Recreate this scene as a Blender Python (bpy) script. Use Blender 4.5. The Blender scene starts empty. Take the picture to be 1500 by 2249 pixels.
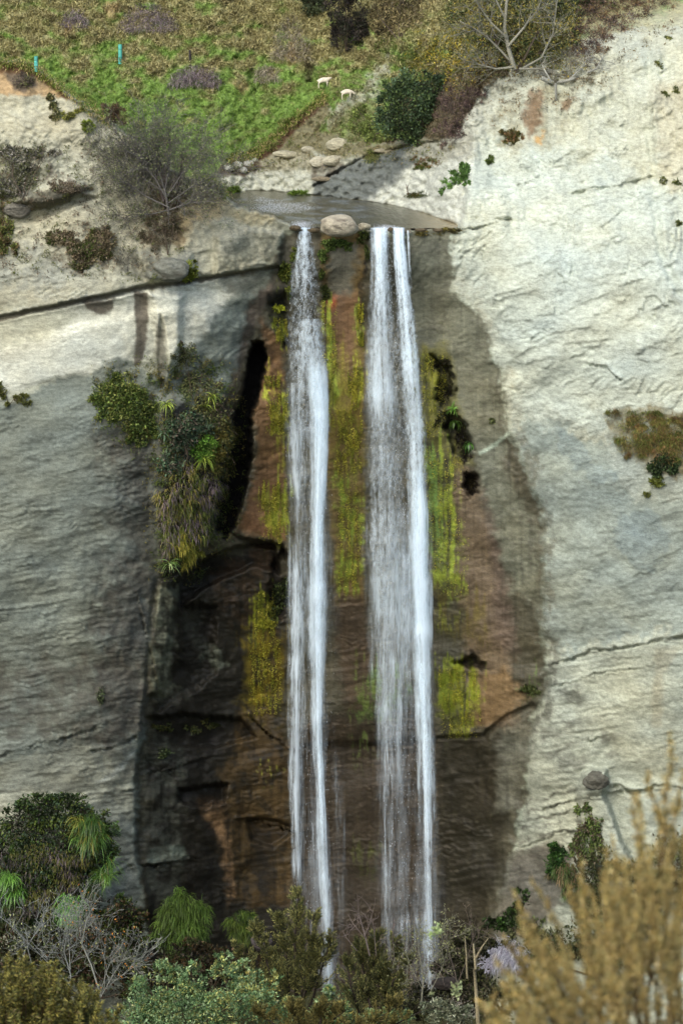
import bpy, math, random
import numpy as np
from mathutils import Vector

# ------------------------------------------------------------------ camera, sky, sun, exposure
sc = bpy.context.scene
COL = sc.collection
F = 5600.0          # focal length in photo pixels (photo is 1500 wide)
HOR = -230.0        # photo row of the horizon (the camera is level, lens shifted down)
CAMZ = 25.36
cam_d = bpy.data.cameras.new("camera")
cam = bpy.data.objects.new("camera", cam_d); COL.objects.link(cam)
cam.location = (0, -200, CAMZ); cam.rotation_euler = (math.radians(90), 0, 0)
cam_d.sensor_fit = 'HORIZONTAL'; cam_d.sensor_width = 36.0
cam_d.lens = F / 1500 * 36
cam_d.shift_y = -(1124.5 - HOR) / 1500
cam_d.clip_start = 0.5; cam_d.clip_end = 5000
cam_d.dof.use_dof = True; cam_d.dof.focus_distance = 200; cam_d.dof.aperture_fstop = 2.6
sc.camera = cam

SUN_EL, SUN_AZ = math.radians(42), math.radians(-26)     # az: 0 = behind the camera, negative = from the left
world = bpy.data.worlds.new("World"); sc.world = world; world.use_nodes = True
wn = world.node_tree; wn.nodes.clear()
sky = wn.nodes.new('ShaderNodeTexSky'); sky.sky_type = 'NISHITA'; sky.sun_disc = False
sky.sun_elevation = SUN_EL
sdir = Vector((math.sin(SUN_AZ) * math.cos(SUN_EL), -math.cos(SUN_AZ) * math.cos(SUN_EL), math.sin(SUN_EL)))
sky.sun_rotation = math.atan2(sdir.x, sdir.y)
sky.air_density = 1.0; sky.dust_density = 3.5; sky.ozone_density = 1.0
bg = wn.nodes.new('ShaderNodeBackground'); bg.inputs['Strength'].default_value = 0.15
wo = wn.nodes.new('ShaderNodeOutputWorld')
wn.links.new(sky.outputs[0], bg.inputs['Color']); wn.links.new(bg.outputs[0], wo.inputs['Surface'])
sl = bpy.data.lights.new("sun", 'SUN'); sl.energy = 1.15; sl.angle = math.radians(40); sl.color = (1.0, 0.985, 0.955)
so = bpy.data.objects.new("sun", sl); COL.objects.link(so)
so.rotation_euler = sdir.to_track_quat('Z', 'Y').to_euler()
sc.view_settings.view_transform = 'Standard'; sc.view_settings.look = 'None'
sc.view_settings.gamma = 1.0; sc.view_settings.exposure = 0.86
try: sc.view_settings.use_curve_mapping = False
except Exception: pass
sc.cycles.transparent_max_bounces = 48
sc.cycles.max_bounces = 6

rnd = np.random.default_rng(7)
random.seed(5)
KCOL = 0.72        # photo value -> base colour

def lin(c):
    c = np.asarray(c, dtype=float) / 255.0
    return np.where(c <= 0.04045, c / 12.92, ((c + 0.055) / 1.055) ** 2.4)
def C(*rgb): return lin(rgb) * KCOL
PB = 1.75          # plants: photo values are averages over leaf and gap, single leaves are lighter

def W(px, py, d):
    """photo column / row and distance -> world point (arrays)"""
    px, py, d = np.broadcast_arrays(np.asarray(px, float), np.asarray(py, float), np.asarray(d, float))
    return np.stack([(px - 750) / F * d, d - 200, CAMZ - (py - HOR) / F * d], -1)

# ------------------------------------------------------------------ noise
_perm = np.random.default_rng(99).permutation(1024)
_ang = np.random.default_rng(98).random(1024) * 2 * np.pi
_gx, _gy = np.cos(_ang), np.sin(_ang)
def pn(x, y, seed=0):
    x = np.asarray(x, float) + seed * 17.31; y = np.asarray(y, float) + seed * 9.77
    xi = np.floor(x).astype(int); yi = np.floor(y).astype(int)
    fx = x - xi; fy = y - yi
    u = fx * fx * fx * (fx * (fx * 6 - 15) + 10); v = fy * fy * fy * (fy * (fy * 6 - 15) + 10)
    def g(ix, iy, dx, dy):
        h = _perm[(_perm[(ix + seed * 57) & 1023] + iy) & 1023]
        return _gx[h] * dx + _gy[h] * dy
    a = g(xi, yi, fx, fy); b = g(xi + 1, yi, fx - 1, fy)
    c = g(xi, yi + 1, fx, fy - 1); d = g(xi + 1, yi + 1, fx - 1, fy - 1)
    return ((a + u * (b - a)) * (1 - v) + (c + u * (d - c)) * v) * 1.5
def fbm(x, y, octv=4, seed=0, gain=0.5):
    s = 0; a = 1; t = 0
    x = np.asarray(x, float); y = np.asarray(y, float)
    for i in range(octv):
        s = s + a * pn(x, y, seed + i * 3); t += a; a *= gain; x = x * 2.03; y = y * 2.03
    return s / t
def ss(a, b, x):
    t = np.clip((x - a) / (b - a), 0, 1); return t * t * (3 - 2 * t)
def sdf(poly, x, y):
    """signed distance to polygon, positive inside"""
    P = np.asarray(poly, float); n = len(P)
    d2 = np.full(x.shape, 1e18); inside = np.zeros(x.shape, bool)
    for i in range(n):
        ax, ay = P[i]; bx, by = P[(i + 1) % n]
        ex, ey = bx - ax, by - ay
        wx, wy = x - ax, y - ay
        t = np.clip((wx * ex + wy * ey) / (ex * ex + ey * ey + 1e-9), 0, 1)
        d2 = np.minimum(d2, (wx - ex * t) ** 2 + (wy - ey * t) ** 2)
        cond = ((ay <= y) & (by > y)) | ((by <= y) & (ay > y))
        with np.errstate(divide='ignore', invalid='ignore'):
            xin = ax + (y - ay) * (bx - ax) / (by - ay)
        inside ^= cond & (x < xin)
    return np.where(inside, 1, -1) * np.sqrt(d2)
def dline(pts, x, y):
    """distance to polyline"""
    P = np.asarray(pts, float); d2 = np.full(x.shape, 1e18)
    for i in range(len(P) - 1):
        ax, ay = P[i]; bx, by = P[i + 1]; ex, ey = bx - ax, by - ay
        wx, wy = x - ax, y - ay
        t = np.clip((wx * ex + wy * ey) / (ex * ex + ey * ey + 1e-9), 0, 1)
        d2 = np.minimum(d2, (wx - ex * t) ** 2 + (wy - ey * t) ** 2)
    return np.sqrt(d2)
def interp(xs, pts):
    a = np.asarray(pts, float); return np.interp(xs, a[:, 0], a[:, 1])

# ------------------------------------------------------------------ terrain depth
STEP = 3.0
gx = np.concatenate([np.linspace(-900, -70, 42)[:-1], np.arange(-70, 1572, STEP), np.linspace(1572, 2400, 42)[1:]])
gy = np.concatenate([np.linspace(-700, -40, 34)[:-1], np.arange(-40, 2292, STEP), np.linspace(2292, 2700, 22)[1:]])
PX, PY = np.meshgrid(gx, gy)
wn1 = fbm(PX / 70, PY / 70, 4, 11); wn2 = fbm(PX / 70, PY / 70, 4, 12)
wn3 = fbm(PX / 16, PY / 16, 3, 13); wn4 = fbm(PX / 16, PY / 16, 3, 14)

# front cliff table: distance offset from 200 m
tcol = [-900, -150, 0, 200, 300, 430, 520, 620, 700, 850, 1000, 1100, 1200, 1350, 1500, 1650, 2400]
trow = [-700, -200, 50, 250, 400, 520, 600, 750, 950, 1200, 1450, 1700, 2000, 2300, 2700]
T = [
 [30, 20, 10,  6,  5,  3,  1,  1,  1,  4, 14, 17, 18, 18, 16, 14, 20],
 [16,  4, -2, -4, -4, -4, -5, -5, -5,  4, 11, 12, 12, 11,  8,  6, 10],
 [ 8, -4, -8, -8, -7, -6, -6, -6, -6,  2,  8,  8,  6,  5,  1, -1,  4],
 [ 4, -8,-11,-10, -8, -7, -6, -6, -6, -3,  3,  3,  0, -2, -5, -6,  0],
 [ 0,-10,-12,-12,-10, -9, -8, -7, -6, -5, -2, -1, -3, -5, -7, -8, -2],
 [ 0,-12,-13,-13,-12,-11, -9,-7.2,-6.6,-6.6,-6.6,-6.8,-7,-8.5,-10,-10,-4],
 [ 0,-12,-14,-14,-13,-11, -9,-6.4,-5.4,-5.2,-5.6,-7,-8.5,-10,-11,-11,-5],
 [ 0,-12,-14,-14,-13,-11,-8,-5.0,-4.2,-4.2,-5.0,-6.8,-8.8,-10.5,-11.5,-12,-6],
 [ 0,-13,-14.4,-14.2,-12.8,-10.5,-7,-4.2,-3.6,-3.6,-4.5,-6.2,-8.4,-10.5,-11.5,-12,-6],
 [ 0,-13,-14.2,-13.4,-11.6,-7.6,-4,-3,-2.8,-2.6,-3.4,-5.4,-8,-10.5,-12,-12,-6],
 [ 0,-11,-12,-11,-9,-5,-2,-1.4,-1,-1,-2.2,-4.6,-7.4,-10,-12,-12,-6],
 [ 0,-10,-11,-10,-8,-3.6,-1,-.4,0,0,-1.6,-4,-7,-10,-12,-12,-6],
 [ 0, -9,-10, -9,-7,-3,  0, .6,.8,.6,-1,-3.6,-6.6,-10,-12,-13,-7],
 [ 0, -8, -9, -8,-6,-3,  0, 1, 1, 1,-1,-3.6,-6.6,-10,-13,-14,-8],
 [ 0, -8, -9, -8,-6,-3,  0, 1, 1, 1,-1,-3.6,-6.6,-10,-13,-14,-8]]
def table_eval(cols, rows, T, X, Y):
    cols = np.array(cols, float); rows = np.array(rows, float); T = np.array(T, float)
    def cidx(a, v):
        i = np.clip(np.searchsorted(a, v) - 1, 0, len(a) - 2)
        t = np.clip((v - a[i]) / (a[i + 1] - a[i]), 0, 1); return i, t * t * (3 - 2 * t) * 0.5 + t * 0.5
    i, u = cidx(cols, X); j, v = cidx(rows, Y)
    return (T[j, i] * (1 - u) + T[j, i + 1] * u) * (1 - v) + (T[j + 1, i] * (1 - u) + T[j + 1, i + 1] * u) * v
dF = 0
for ox in (-52, -18, 18, 52):
    for oy in (-60, -20, 20, 60): dF = dF + table_eval(tcol, trow, T, PX + ox + wn1 * 26, PY + oy + wn2 * 30) / 16

# back sheet: stream bed, banks and hillside behind the lip
WATER_EDGE = [(-900, 424), (300, 424), (480, 424), (560, 417), (640, 421), (700, 428), (800, 440), (870, 450), (930, 466), (985, 487), (1040, 500), (2400, 500)]
bed = (CAMZ + 0.22) * F / (PY - HOR).clip(60)
we = interp(PX, WATER_EDGE) + wn3 * 3
dwe = (CAMZ + 0.0) * F / (we - HOR)
up = (we - PY).clip(0)
bank_h = interp(PX, [(-900, 60), (480, 60), (600, 75), (700, 70), (850, 110), (1000, 160), (2400, 200)])
kb = interp(PX, [(-900, .03), (500, .034), (800, .028), (900, .028), (1000, .031), (1100, .033), (2400, .033)])
kh = interp(PX, [(-900, .05), (700, .048), (900, .042), (1100, .03), (2400, .03)])
dB = dwe + kb * np.minimum(up, bank_h) + kh * (up - bank_h).clip(0) + 0.00003 * (up - 350).clip(0) ** 2
dB = np.where(PY > we, np.minimum(bed, dwe + .4), dB) - 200

BACKPOLY = [(-1200, -900), (-1200, 120), (-60, 130), (0, 131), (40, 134), (72, 142), (92, 158), (112, 172), (130, 186), (152, 206), (178, 218),
            (205, 244), (240, 262), (290, 300), (340, 345), (400, 385), (450, 395), (488, 408), (497, 432), (520, 450), (560, 463), (602, 475),
            (628, 490), (655, 500), (700, 504), (800, 505), (900, 503), (1003, 498), (1016, 488), (1030, 400), (1050, 310), (1085, 235), (1130, 150),
            (1290, 90), (1400, 62), (1500, 30), (2400, -60), (2400, -900)]
sB = sdf(BACKPOLY, PX + wn3 * 5, PY + wn4 * 5 * ss(1040, 900, PX) + wn4 * 2)
wB = np.where(PX < 1003, 2.5, 2.5 + (PX - 1003).clip(0, 130) * 0.55)
wB = np.where((PX > 560) & (PX < 1003), 2.2, wB)
mB = ss(-wB, wB, sB)
D = dF * (1 - mB) + dB * mB
mB_hard = mB

# --------------------------------------------------- relief
sR = PY + 0.22 * PX                       # strata on the cliff climb gently to the right
cliffm = 1 - mB
bankm = mB * ss(60, 130, PX)
right = ss(1000, 1100, PX + wn1 * 30)
lower = ss(1150, 1350, PY)
leftw = ss(560, 420, PX)
rel = fbm(PX / 300, sR / 190, 3, 1) * .8
# chipped ledges: warped terraces (sharp lower edges) like the mudstone's flaking
ang = interp(PY, [(-700, .85), (300, .85), (450, .55), (700, .40), (1000, .30), (1500, .16), (2700, .1)])
sd = PY + ang * PX
q = fbm(PX / 150 + wn2 * .35, sd / 27 + wn1 * .5, 5, 21) * 3.4
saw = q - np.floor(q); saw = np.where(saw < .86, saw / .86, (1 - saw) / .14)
q2 = fbm(PX / 70 + wn1 * .3, sd / 12 + wn2 * .4, 3, 27) * 2.4
saw2 = q2 - np.floor(q2); saw2 = np.where(saw2 < .82, saw2 / .82, (1 - saw2) / .18)
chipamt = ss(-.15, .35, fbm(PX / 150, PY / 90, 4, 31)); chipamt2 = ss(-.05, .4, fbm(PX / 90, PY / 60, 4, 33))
amp = 0.16 + 0.34 * right * ss(1050, 700, PY) * ss(120, 420, PY) + .10 * ss(700, 300, PY)
amp = amp * (1 - .45 * right)
rel -= (saw - .5) * amp * (.10 + 1.0 * chipamt ** 2) + (saw2 - .5) * amp * .6 * chipamt2 ** 1.5 * (1 - .6 * ss(700, 560, PX) * ss(650, 750, PY))
# thin bedding
bed1 = fbm(PX / 130, (PY + .16 * PX + wn1 * 8) / 7.5, 4, 41)
bedamt = ss(-.3, .4, fbm(PX / 200, sR / 70, 3, 43))
rel += bed1 * (.02 + .09 * lower * bedamt + .06 * leftw * ss(900, 1100, PY) * bedamt)
# rough crumbly ground
rel += fbm(PX / 14, PY / 10, 3, 51) * (.045 + .12 * ss(650, 350, PY) * leftw)
rel += fbm(PX / 42, PY / 34, 3, 55) * .22 * (.15 + 1.0 * ss(800, 400, PY) * leftw)
smoothband = ss(8, -8, -sdf([(-60, 700), (200, 668), (300, 660), (420, 640), (600, 610), (560, 700), (420, 800), (250, 800), (0, 860), (-60, 870)], PX, PY))
rel *= 1 - .6 * smoothband
gmask0 = ss(330, 280, PY)
rel += fbm(PX / 20 + wn1 * .4, PY / 85, 4, 57) * .42 * right * ss(420, 250, PY) + fbm(PX / 9, PY / 16, 3, 58) * .09 * right * ss(420, 250, PY)
rel_back = fbm(PX / 60, PY / 45, 4, 61) * (.5 + .4 * gmask0) + fbm(PX / 12, PY / 9, 3, 63) * (.12 + .16 * gmask0) - (saw - .5) * .25 * gmask0
rel_back *= .4 + .6 * gmask0
wet_flat = ss(0, 8, PY - we) * mB
rel_back *= (1 - wet_flat) * ss(0, 30, (we - PY) + 12 * wet_flat)
lipfade = ss(2, 26, np.abs(sB)) * 0 + 1
D = D + rel * (1 - mB) * ss(0, 12, -sB + 6) + rel_back * mB

# --------------------------------------------------- shaped features (polygon, depth change m, edge softness px, warp px)
def feat(poly, dd, soft, warp=4, fade=None):
    global D
    if fade is not None: dd = dd * fade
    s = sdf(poly, PX + wn3 * warp + wn1 * warp * .7, PY + wn4 * warp + wn2 * warp * .7)
    D = D + dd * ss(-soft, soft, s)
CREV = [(556, 752), (580, 752), (584, 790), (572, 850), (556, 905), (548, 960), (552, 1010), (540, 1060), (528, 1110), (512, 1160), (495, 1180),
        (475, 1168), (468, 1120), (482, 1060), (500, 1000), (508, 950), (518, 900), (530, 860), (544, 800)]
feat(CREV, 4.0, 6, 7)
# undercut beneath the long ledge on the left cliff
feat([(-80, 722), (0, 702), (150, 672), (250, 652), (330, 634), (440, 618), (560, 596), (625, 586), (640, 620), (560, 640), (430, 670), (250, 700), (100, 735), (-80, 780)], .5, 12, 3)
feat([(-900, 760), (-80, 722), (0, 703), (150, 673), (250, 653), (330, 636), (440, 619), (560, 597), (628, 586), (628, 582), (440, 607), (330, 622), (250, 641), (150, 662), (0, 692), (-80, 712), (-900, 750)], .6, 3, 3)
feat([(-40, 450), (60, 460), (120, 450), (180, 428), (215, 432), (120, 470), (60, 492), (-40, 500)], .9, 4, 3)
feat([(20, 440), (90, 450), (150, 430), (190, 410), (170, 395), (110, 398), (60, 425)], -.9, 6, 4)
# knob and rib left of the falls
feat([(300, 560), (345, 555), (420, 560), (425, 590), (380, 620), (330, 615)], -.9, 10, 3)
feat([(325, 640), (400, 650), (395, 760), (370, 840), (352, 830), (350, 740), (335, 690)], -1.0, 10, 5)
feat([(352, 690), (362, 720), (368, 780), (362, 850), (350, 850), (348, 780)], .6, 5, 2)
# overhanging slab left of left fall
feat([(475, 520), (540, 500), (620, 510), (618, 580), (560, 598), (470, 606)], -.9, 7, 5)
# fern buttress
feat([(355, 880), (480, 860), (520, 980), (495, 1120), (450, 1200), (400, 1270), (360, 1260), (345, 1100)], -1.3, 22, 8)
# left wall corner standing in front of the alcove
feat([(-900, 700), (330, 760), (350, 900), (345, 1150), (322, 1500), (300, 1700), (300, 1880), (312, 1920), (332, 1975), (330, 2010), (250, 1990), (-900, 2600)], -1.5, 7, 4, ss(1150, 1520, PY))
feat([(350, 1275), (395, 1270), (372, 1400), (345, 1520), (322, 1530), (330, 1400)], -1.2, 7, 5)
# recesses low in the alcove
feat([(370, 1290), (440, 1230), (520, 1200), (600, 1190), (615, 1260), (560, 1240), (450, 1290), (400, 1330)], 2.2, 5, 4)
feat([(400, 1330), (470, 1330), (470, 1480), (420, 1520), (350, 1560), (345, 1530), (395, 1450)], 1.0, 10, 9)
feat([(320, 1575), (420, 1570), (530, 1580), (560, 1620), (480, 1640), (400, 1640), (320, 1640)], 1.3, 6, 6)
feat([(390, 1735), (500, 1720), (490, 1760), (440, 1775), (395, 1760)], 1.4, 6, 7)
feat([(540, 1800), (590, 1798), (640, 1815), (640, 1830), (600, 1860), (555, 1850)], 1.0, 5, 4)
feat([(620, 1200), (645, 1260), (640, 1330), (600, 1370), (585, 1320), (600, 1240)], 1.4, 6, 7)
feat([(508, 1172), (540, 1183), (620, 1196), (640, 1250), (618, 1210), (540, 1196)], 1.2, 4, 3)
# small black holes right of the right fall
for p in ([(950, 780), (985, 800), (1000, 860), (985, 900), (955, 880), (965, 830)], [(985, 900), (1022, 930), (1042, 985), (1030, 1012), (1000, 990), (975, 940)],
          [(1022, 1040), (1048, 1042), (1050, 1080), (1035, 1098), (1018, 1072)], [(1000, 1455), (1040, 1440), (1065, 1462), (1035, 1470)]):
    feat(p, 1.5, 5, 9)
# left edge of left fall, dark slot
feat([(600, 660), (628, 640), (638, 700), (630, 770), (610, 735), (585, 665)], 1.0, 4, 5)
# diagonal crack low right, bedding step right
feat([(1060, 1612), (1110, 1570), (1170, 1545), (1180, 1552), (1115, 1585), (1065, 1622), (960, 1625), (960, 1618)], .5, 3, 3)
feat([(660, 1640), (960, 1625), (1060, 1620), (1115, 1585), (1180, 1552), (1150, 1850), (1130, 2200), (660, 2200)], .5, 10, 5)
# bedding ledges on the right cliff
for pts, w, dd in (([(1205, 1462), (1300, 1432), (1380, 1420), (1520, 1396)], 5, .5), ([(1215, 1508), (1300, 1488), (1400, 1468)], 4, .4),
                   ([(1195, 1775), (1270, 1755), (1360, 1740), (1520, 1730)], 5, .5), ([(1005, 512), (1060, 495), (1120, 480)], 6, .6),
                   ([(1290, 795), (1330, 808), (1362, 832)], 4, .5), ([(1255, 425), (1330, 412), (1390, 398), (1432, 384)], 6, .5),
                   ([(1150, 1860), (1220, 1835), (1300, 1822)], 4, .4), ([(1150, 1808), (1210, 1790), (1280, 1782)], 4, .4),
                   ([(1265, 1620), (1300, 1628), (1340, 1612)], 3, .4), ([(1350, 1728), (1400, 1740), (1440, 1730)], 6, .6),
                   ([(200, 1650), (250, 1640), (300, 1620)], 5, .4), ([(0, 1660), (80, 1640), (180, 1610), (240, 1590)], 5, .3),
                   ([(330, 1700), (380, 1690), (470, 1660)], 4, .6), ([(545, 1570), (575, 1600), (640, 1650)], 3, .8),
                   ([(520, 1800), (580, 1808), (640, 1825)], 3, .8), ([(230, 1745), (300, 1735)], 4, .5), ([(240, 1925), (300, 1905), (420, 1890)], 4, .5),
                   ([(300, 1300), (345, 1500)], 4, .4), ([(430, 1885), (330, 1900)], 5, .5), ([(720, 1205), (790, 1000)], 2, .0)):
    d_ = dline(pts, PX + wn3 * 6, PY + wn4 * 7 + wn2 * 14) + 3.0 * (fbm(PX / 45, PY / 45, 2, 66) + .15).clip(0) * 2
    D = D + dd * ss(w, 0, d_) - dd * .5 * ss(w * 4, 0, d_) * (np.interp(PX.ravel(), [p[0] for p in sorted(pts)], [p[1] for p in sorted(pts)]).reshape(PX.shape) > PY)
# right gully seam
D = D + .35 * ss(16, 0, dline([(1418, 60), (1425, 200), (1428, 300), (1435, 420), (1452, 560), (1490, 640)], PX + wn3 * 6, PY)) \
      + .8 * ss(0, 60, -sdf([(-900, -900), (1424, -900), (1424, 200), (1430, 400), (1460, 560), (1500, 660), (1540, 900), (-900, 900)], PX + wn3 * 5, PY)) * ss(700, 560, PY)
# pinnacle low on the right
feat([(1282, 1700), (1300, 1690), (1330, 1692), (1334, 1720), (1326, 1748), (1345, 1790), (1365, 1850), (1390, 1900), (1360, 1930), (1300, 1900), (1275, 1830), (1272, 1740)], -1.6, 8, 4)
feat([(1284, 1696), (1332, 1694), (1332, 1738), (1290, 1745)], -.6, 6, 4)
# back bank: rock ledge with overhang, soil scarp of the paddock
bl = ss(5, 0, dline([(690, 408), (715, 392), (760, 365), (800, 345), (850, 332), (900, 318), (960, 310)], PX + wn3 * 4, PY + wn4 * 3))
D = D + bl * 1.0 * mB
bl = ss(6, 0, dline([(500, 352), (520, 340), (560, 335), (590, 315), (620, 290), (650, 262), (690, 235), (715, 212)], PX + wn3 * 8, PY + wn4 * 6))
D = D + bl * .9 * mB
feat([(560, 335), (640, 262), (712, 210), (725, 215), (660, 275), (590, 350), (510, 362)], .5, 5, 5)

# many small broken ledges: stone above each line stands proud and ends in a sharp lower edge
ledge_shade = np.zeros(PX.shape)
def ledge(x0, y0, ln, sl, dep, hgt):
    global D
    i0, i1 = np.searchsorted(gx, [x0 - 12, x0 + ln + 12]); j0, j1 = np.searchsorted(gy, [y0 - abs(sl) * ln - hgt * 2 - 30, y0 + abs(sl) * ln + 34])
    if i1 - i0 < 3 or j1 - j0 < 3: return
    X = PX[j0:j1, i0:i1]; Y = PY[j0:j1, i0:i1]; sd0 = x0 * .13 + y0 * .07
    yl = y0 - sl * (X - x0) + 9 * fbm(X / 34 + sd0, X * 0 + sd0, 3, 301) + 2.5 * fbm(X / 7, Y * 0 + sd0, 2, 303)
    t = (X - x0) / ln; env = ss(0, .22, t) * ss(1, .7, t) * (.6 + .8 * fbm(X / 25, X * 0 + sd0, 2, 305)).clip(0)
    up_ = yl - Y
    prof = np.where(up_ >= 0, np.exp(-up_ / hgt), ss(-2.6, 0, up_))
    D[j0:j1, i0:i1] -= dep * .8 * env * prof
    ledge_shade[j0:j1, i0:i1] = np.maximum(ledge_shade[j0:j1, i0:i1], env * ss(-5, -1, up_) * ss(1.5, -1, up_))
rl = np.random.default_rng(77)
for _ in range(150):
    y0 = rl.uniform(130, 950) if rl.random() < .8 else rl.uniform(950, 1700); x0 = rl.uniform(1010 + max(0, 500 - y0) * .35 + max(0, y0 - 600) * .35, 1490); sl_ = float(interp(y0, [(100, .35), (300, .55), (500, .42), (700, .25), (1000, .18), (1700, .12)])) + rl.normal() * .12
    ledge(x0, y0, rl.uniform(30, 150) * rl.uniform(.5, 1.1), sl_, rl.uniform(.10, .34) * (1 if y0 < 800 else .6), rl.uniform(5, 22))
for _ in range(70):
    y0 = rl.uniform(230, 640); x0 = rl.uniform(-60, 540)
    if y0 < 200 + x0 * .5: continue
    ledge(x0, y0, rl.uniform(25, 90), rl.normal() * .25 + .1, rl.uniform(.10, .30), rl.uniform(5, 14))
for _ in range(90):
    ledge(rl.uniform(-60, 300), rl.uniform(950, 1900), rl.uniform(40, 180), .16 + rl.normal() * .05, rl.uniform(.05, .16), rl.uniform(4, 9))
for _ in range(60):
    ledge(rl.uniform(340, 1120), rl.uniform(700, 2000), rl.uniform(30, 110), .1 + rl.normal() * .12, rl.uniform(.05, .18), rl.uniform(4, 12))
for _ in range(30):
    ledge(rl.uniform(1130, 1300), rl.uniform(1450, 1980), rl.uniform(50, 170), .13 + rl.normal() * .04, rl.uniform(.10, .25), rl.uniform(4, 9))
# --------------------------------------------------- painted base colour (minerals, damp stains, moss, lichen, some shade under ledges and chips)
shape = PX.shape + (3,)
colr = np.empty(shape); colr[:] = C(190, 190, 168)
wet = np.zeros(PX.shape); fuzz = np.zeros(PX.shape)
vstreak = fbm(PX / 9 + wn1 * .5, PY / 150, 4, 71)
blot = fbm(PX / 34, PY / 30, 5, 73)
fine = fbm(PX / 7, PY / 6, 3, 77)
def mask(poly, soft, warp, stre=0):
    yy = PY + (wn2 + wn4 * .5) * warp * 2.2 + (110 * vstreak if stre >= 9 else 0)
    return ss(-soft, soft, sdf(poly, PX + (wn1 + wn3 * .7) * warp * 1.5, yy) + stre * vstreak)
def paint(poly, c, soft=10, warp=14, op=1.0, wt=None, patchy=0, stre=0, fz=None):
    global colr, wet, fuzz
    m = mask(poly, soft, warp, stre) * op
    if stre >= 9: m = m * (.3 + .7 * ss(-.25, .12, vstreak + fine * .25 + wn1 * .3))
    if patchy: m = m * (.12 + .88 * ss(-patchy * .5, patchy * .22, blot + fine * .35 + vstreak * .35))
    colr = colr * (1 - m[..., None]) + C(*c) * m[..., None]
    if wt is not None: wet = wet * (1 - m) + wt * m
    if fz is not None: fuzz = fuzz * (1 - m) + fz * m
    return m
BIG = 2500
# right cliff
paint([(980, 420), (1100, 150), (BIG, -300), (BIG, 980), (1150, 930), (1000, 560)], (200, 206, 190), 30, 30)
paint([(1060, 120), (1250, 60), (BIG, -300), (BIG, 330), (1440, 380), (1250, 330), (1120, 330)], (192, 190, 164), 40, 40, .6)
paint([(1130, 930), (1230, 940), (1340, 980), (1400, 1080), (BIG, 1060), (BIG, 1420), (1400, 1400), (1200, 1460), (1180, 1200)], (158, 166, 154), 24, 30)
paint([(1200, 1450), (1400, 1400), (BIG, 1400), (BIG, BIG), (1130, BIG), (1130, 1800), (1190, 1560)], (180, 183, 163), 18, 20)
paint([(1350, 920), (1460, 1040), (BIG, 1050), (BIG, 1120), (1400, 1090), (1330, 1000)], (172, 178, 165), 18, 20)
paint([(1100, 175), (1150, 230), (1180, 210), (1210, 170), (1260, 160), (1270, 230), (1210, 330), (1130, 330), (1070, 300)], (150, 145, 118), 18, 20, .6, patchy=.5)
paint([(1170, 200), (1200, 195), (1180, 260), (1160, 300), (1140, 260)], (128, 98, 70), 8, 14, .8)
paint([(1235, 215), (1262, 212), (1250, 245), (1232, 240)], (125, 100, 75), 6, 8, .8)
for (x, y, r) in ((1182, 300, 7), (1192, 288, 4)):
    paint([(x - r, y - r), (x + r, y - r), (x + r, y + r), (x - r, y + r)], (205, 155, 80), 5, 10, .7)
paint([(1440, 180), (BIG, 100), (BIG, 420), (1470, 420), (1440, 330)], (196, 188, 160), 14, 12, .6)
# grey patches right
paint([(1225, 950), (1265, 955), (1290, 1010), (1330, 1030), (1360, 1050), (1330, 1060), (1270, 1030), (1230, 1000)], (140, 152, 148), 6, 12, .7)
paint([(1350, 1140), (1430, 1120), (1470, 1180), (1440, 1270), (1400, 1240), (1355, 1190)], (138, 150, 146), 8, 16, .7)
paint([(1420, 660), (1500, 640), (1500, 690), (1400, 700)], (190, 195, 180), 14, 14, .6)
# speckled damp edge right of the stain
paint([(1130, 940), (1175, 1000), (1215, 1200), (1215, 1380), (1225, 1480), (1215, 1560), (1180, 1640), (1120, 1640), (1140, 1300), (1100, 1050)], (112, 112, 98), 14, 22, .9, .35, patchy=.55)
for (x, y, r) in ((1345, 1655, 12), (1240, 1640, 14), (1258, 1680, 22), (1215, 1660, 14), (1210, 1610, 16), (1250, 1585, 12), (1340, 1620, 14), (1255, 1525, 18), (1270, 1540, 10)):
    paint([(x - r * 1.5, y - r * .6), (x + r * 1.5, y - r * .7), (x + r, y + r * .6), (x - r, y + r * .7)], (118, 118, 104), 8, 10, .7)
# dark beds low right
for k in range(9):
    y0 = 1730 + k * 22
    paint([(1120, y0 + 30), (1200, y0 + 14), (1300, y0), (1300, y0 + 5), (1200, y0 + 22), (1120, y0 + 38)], (92, 88, 76), 4, 8, .75, .3, patchy=.8)
paint([(1130, 1870), (1230, 1850), (1260, 1900), (1230, 1990), (1150, 2060), (1000, 2100), (1000, 1950)], (108, 102, 90), 14, 14, .9, .2)
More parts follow.
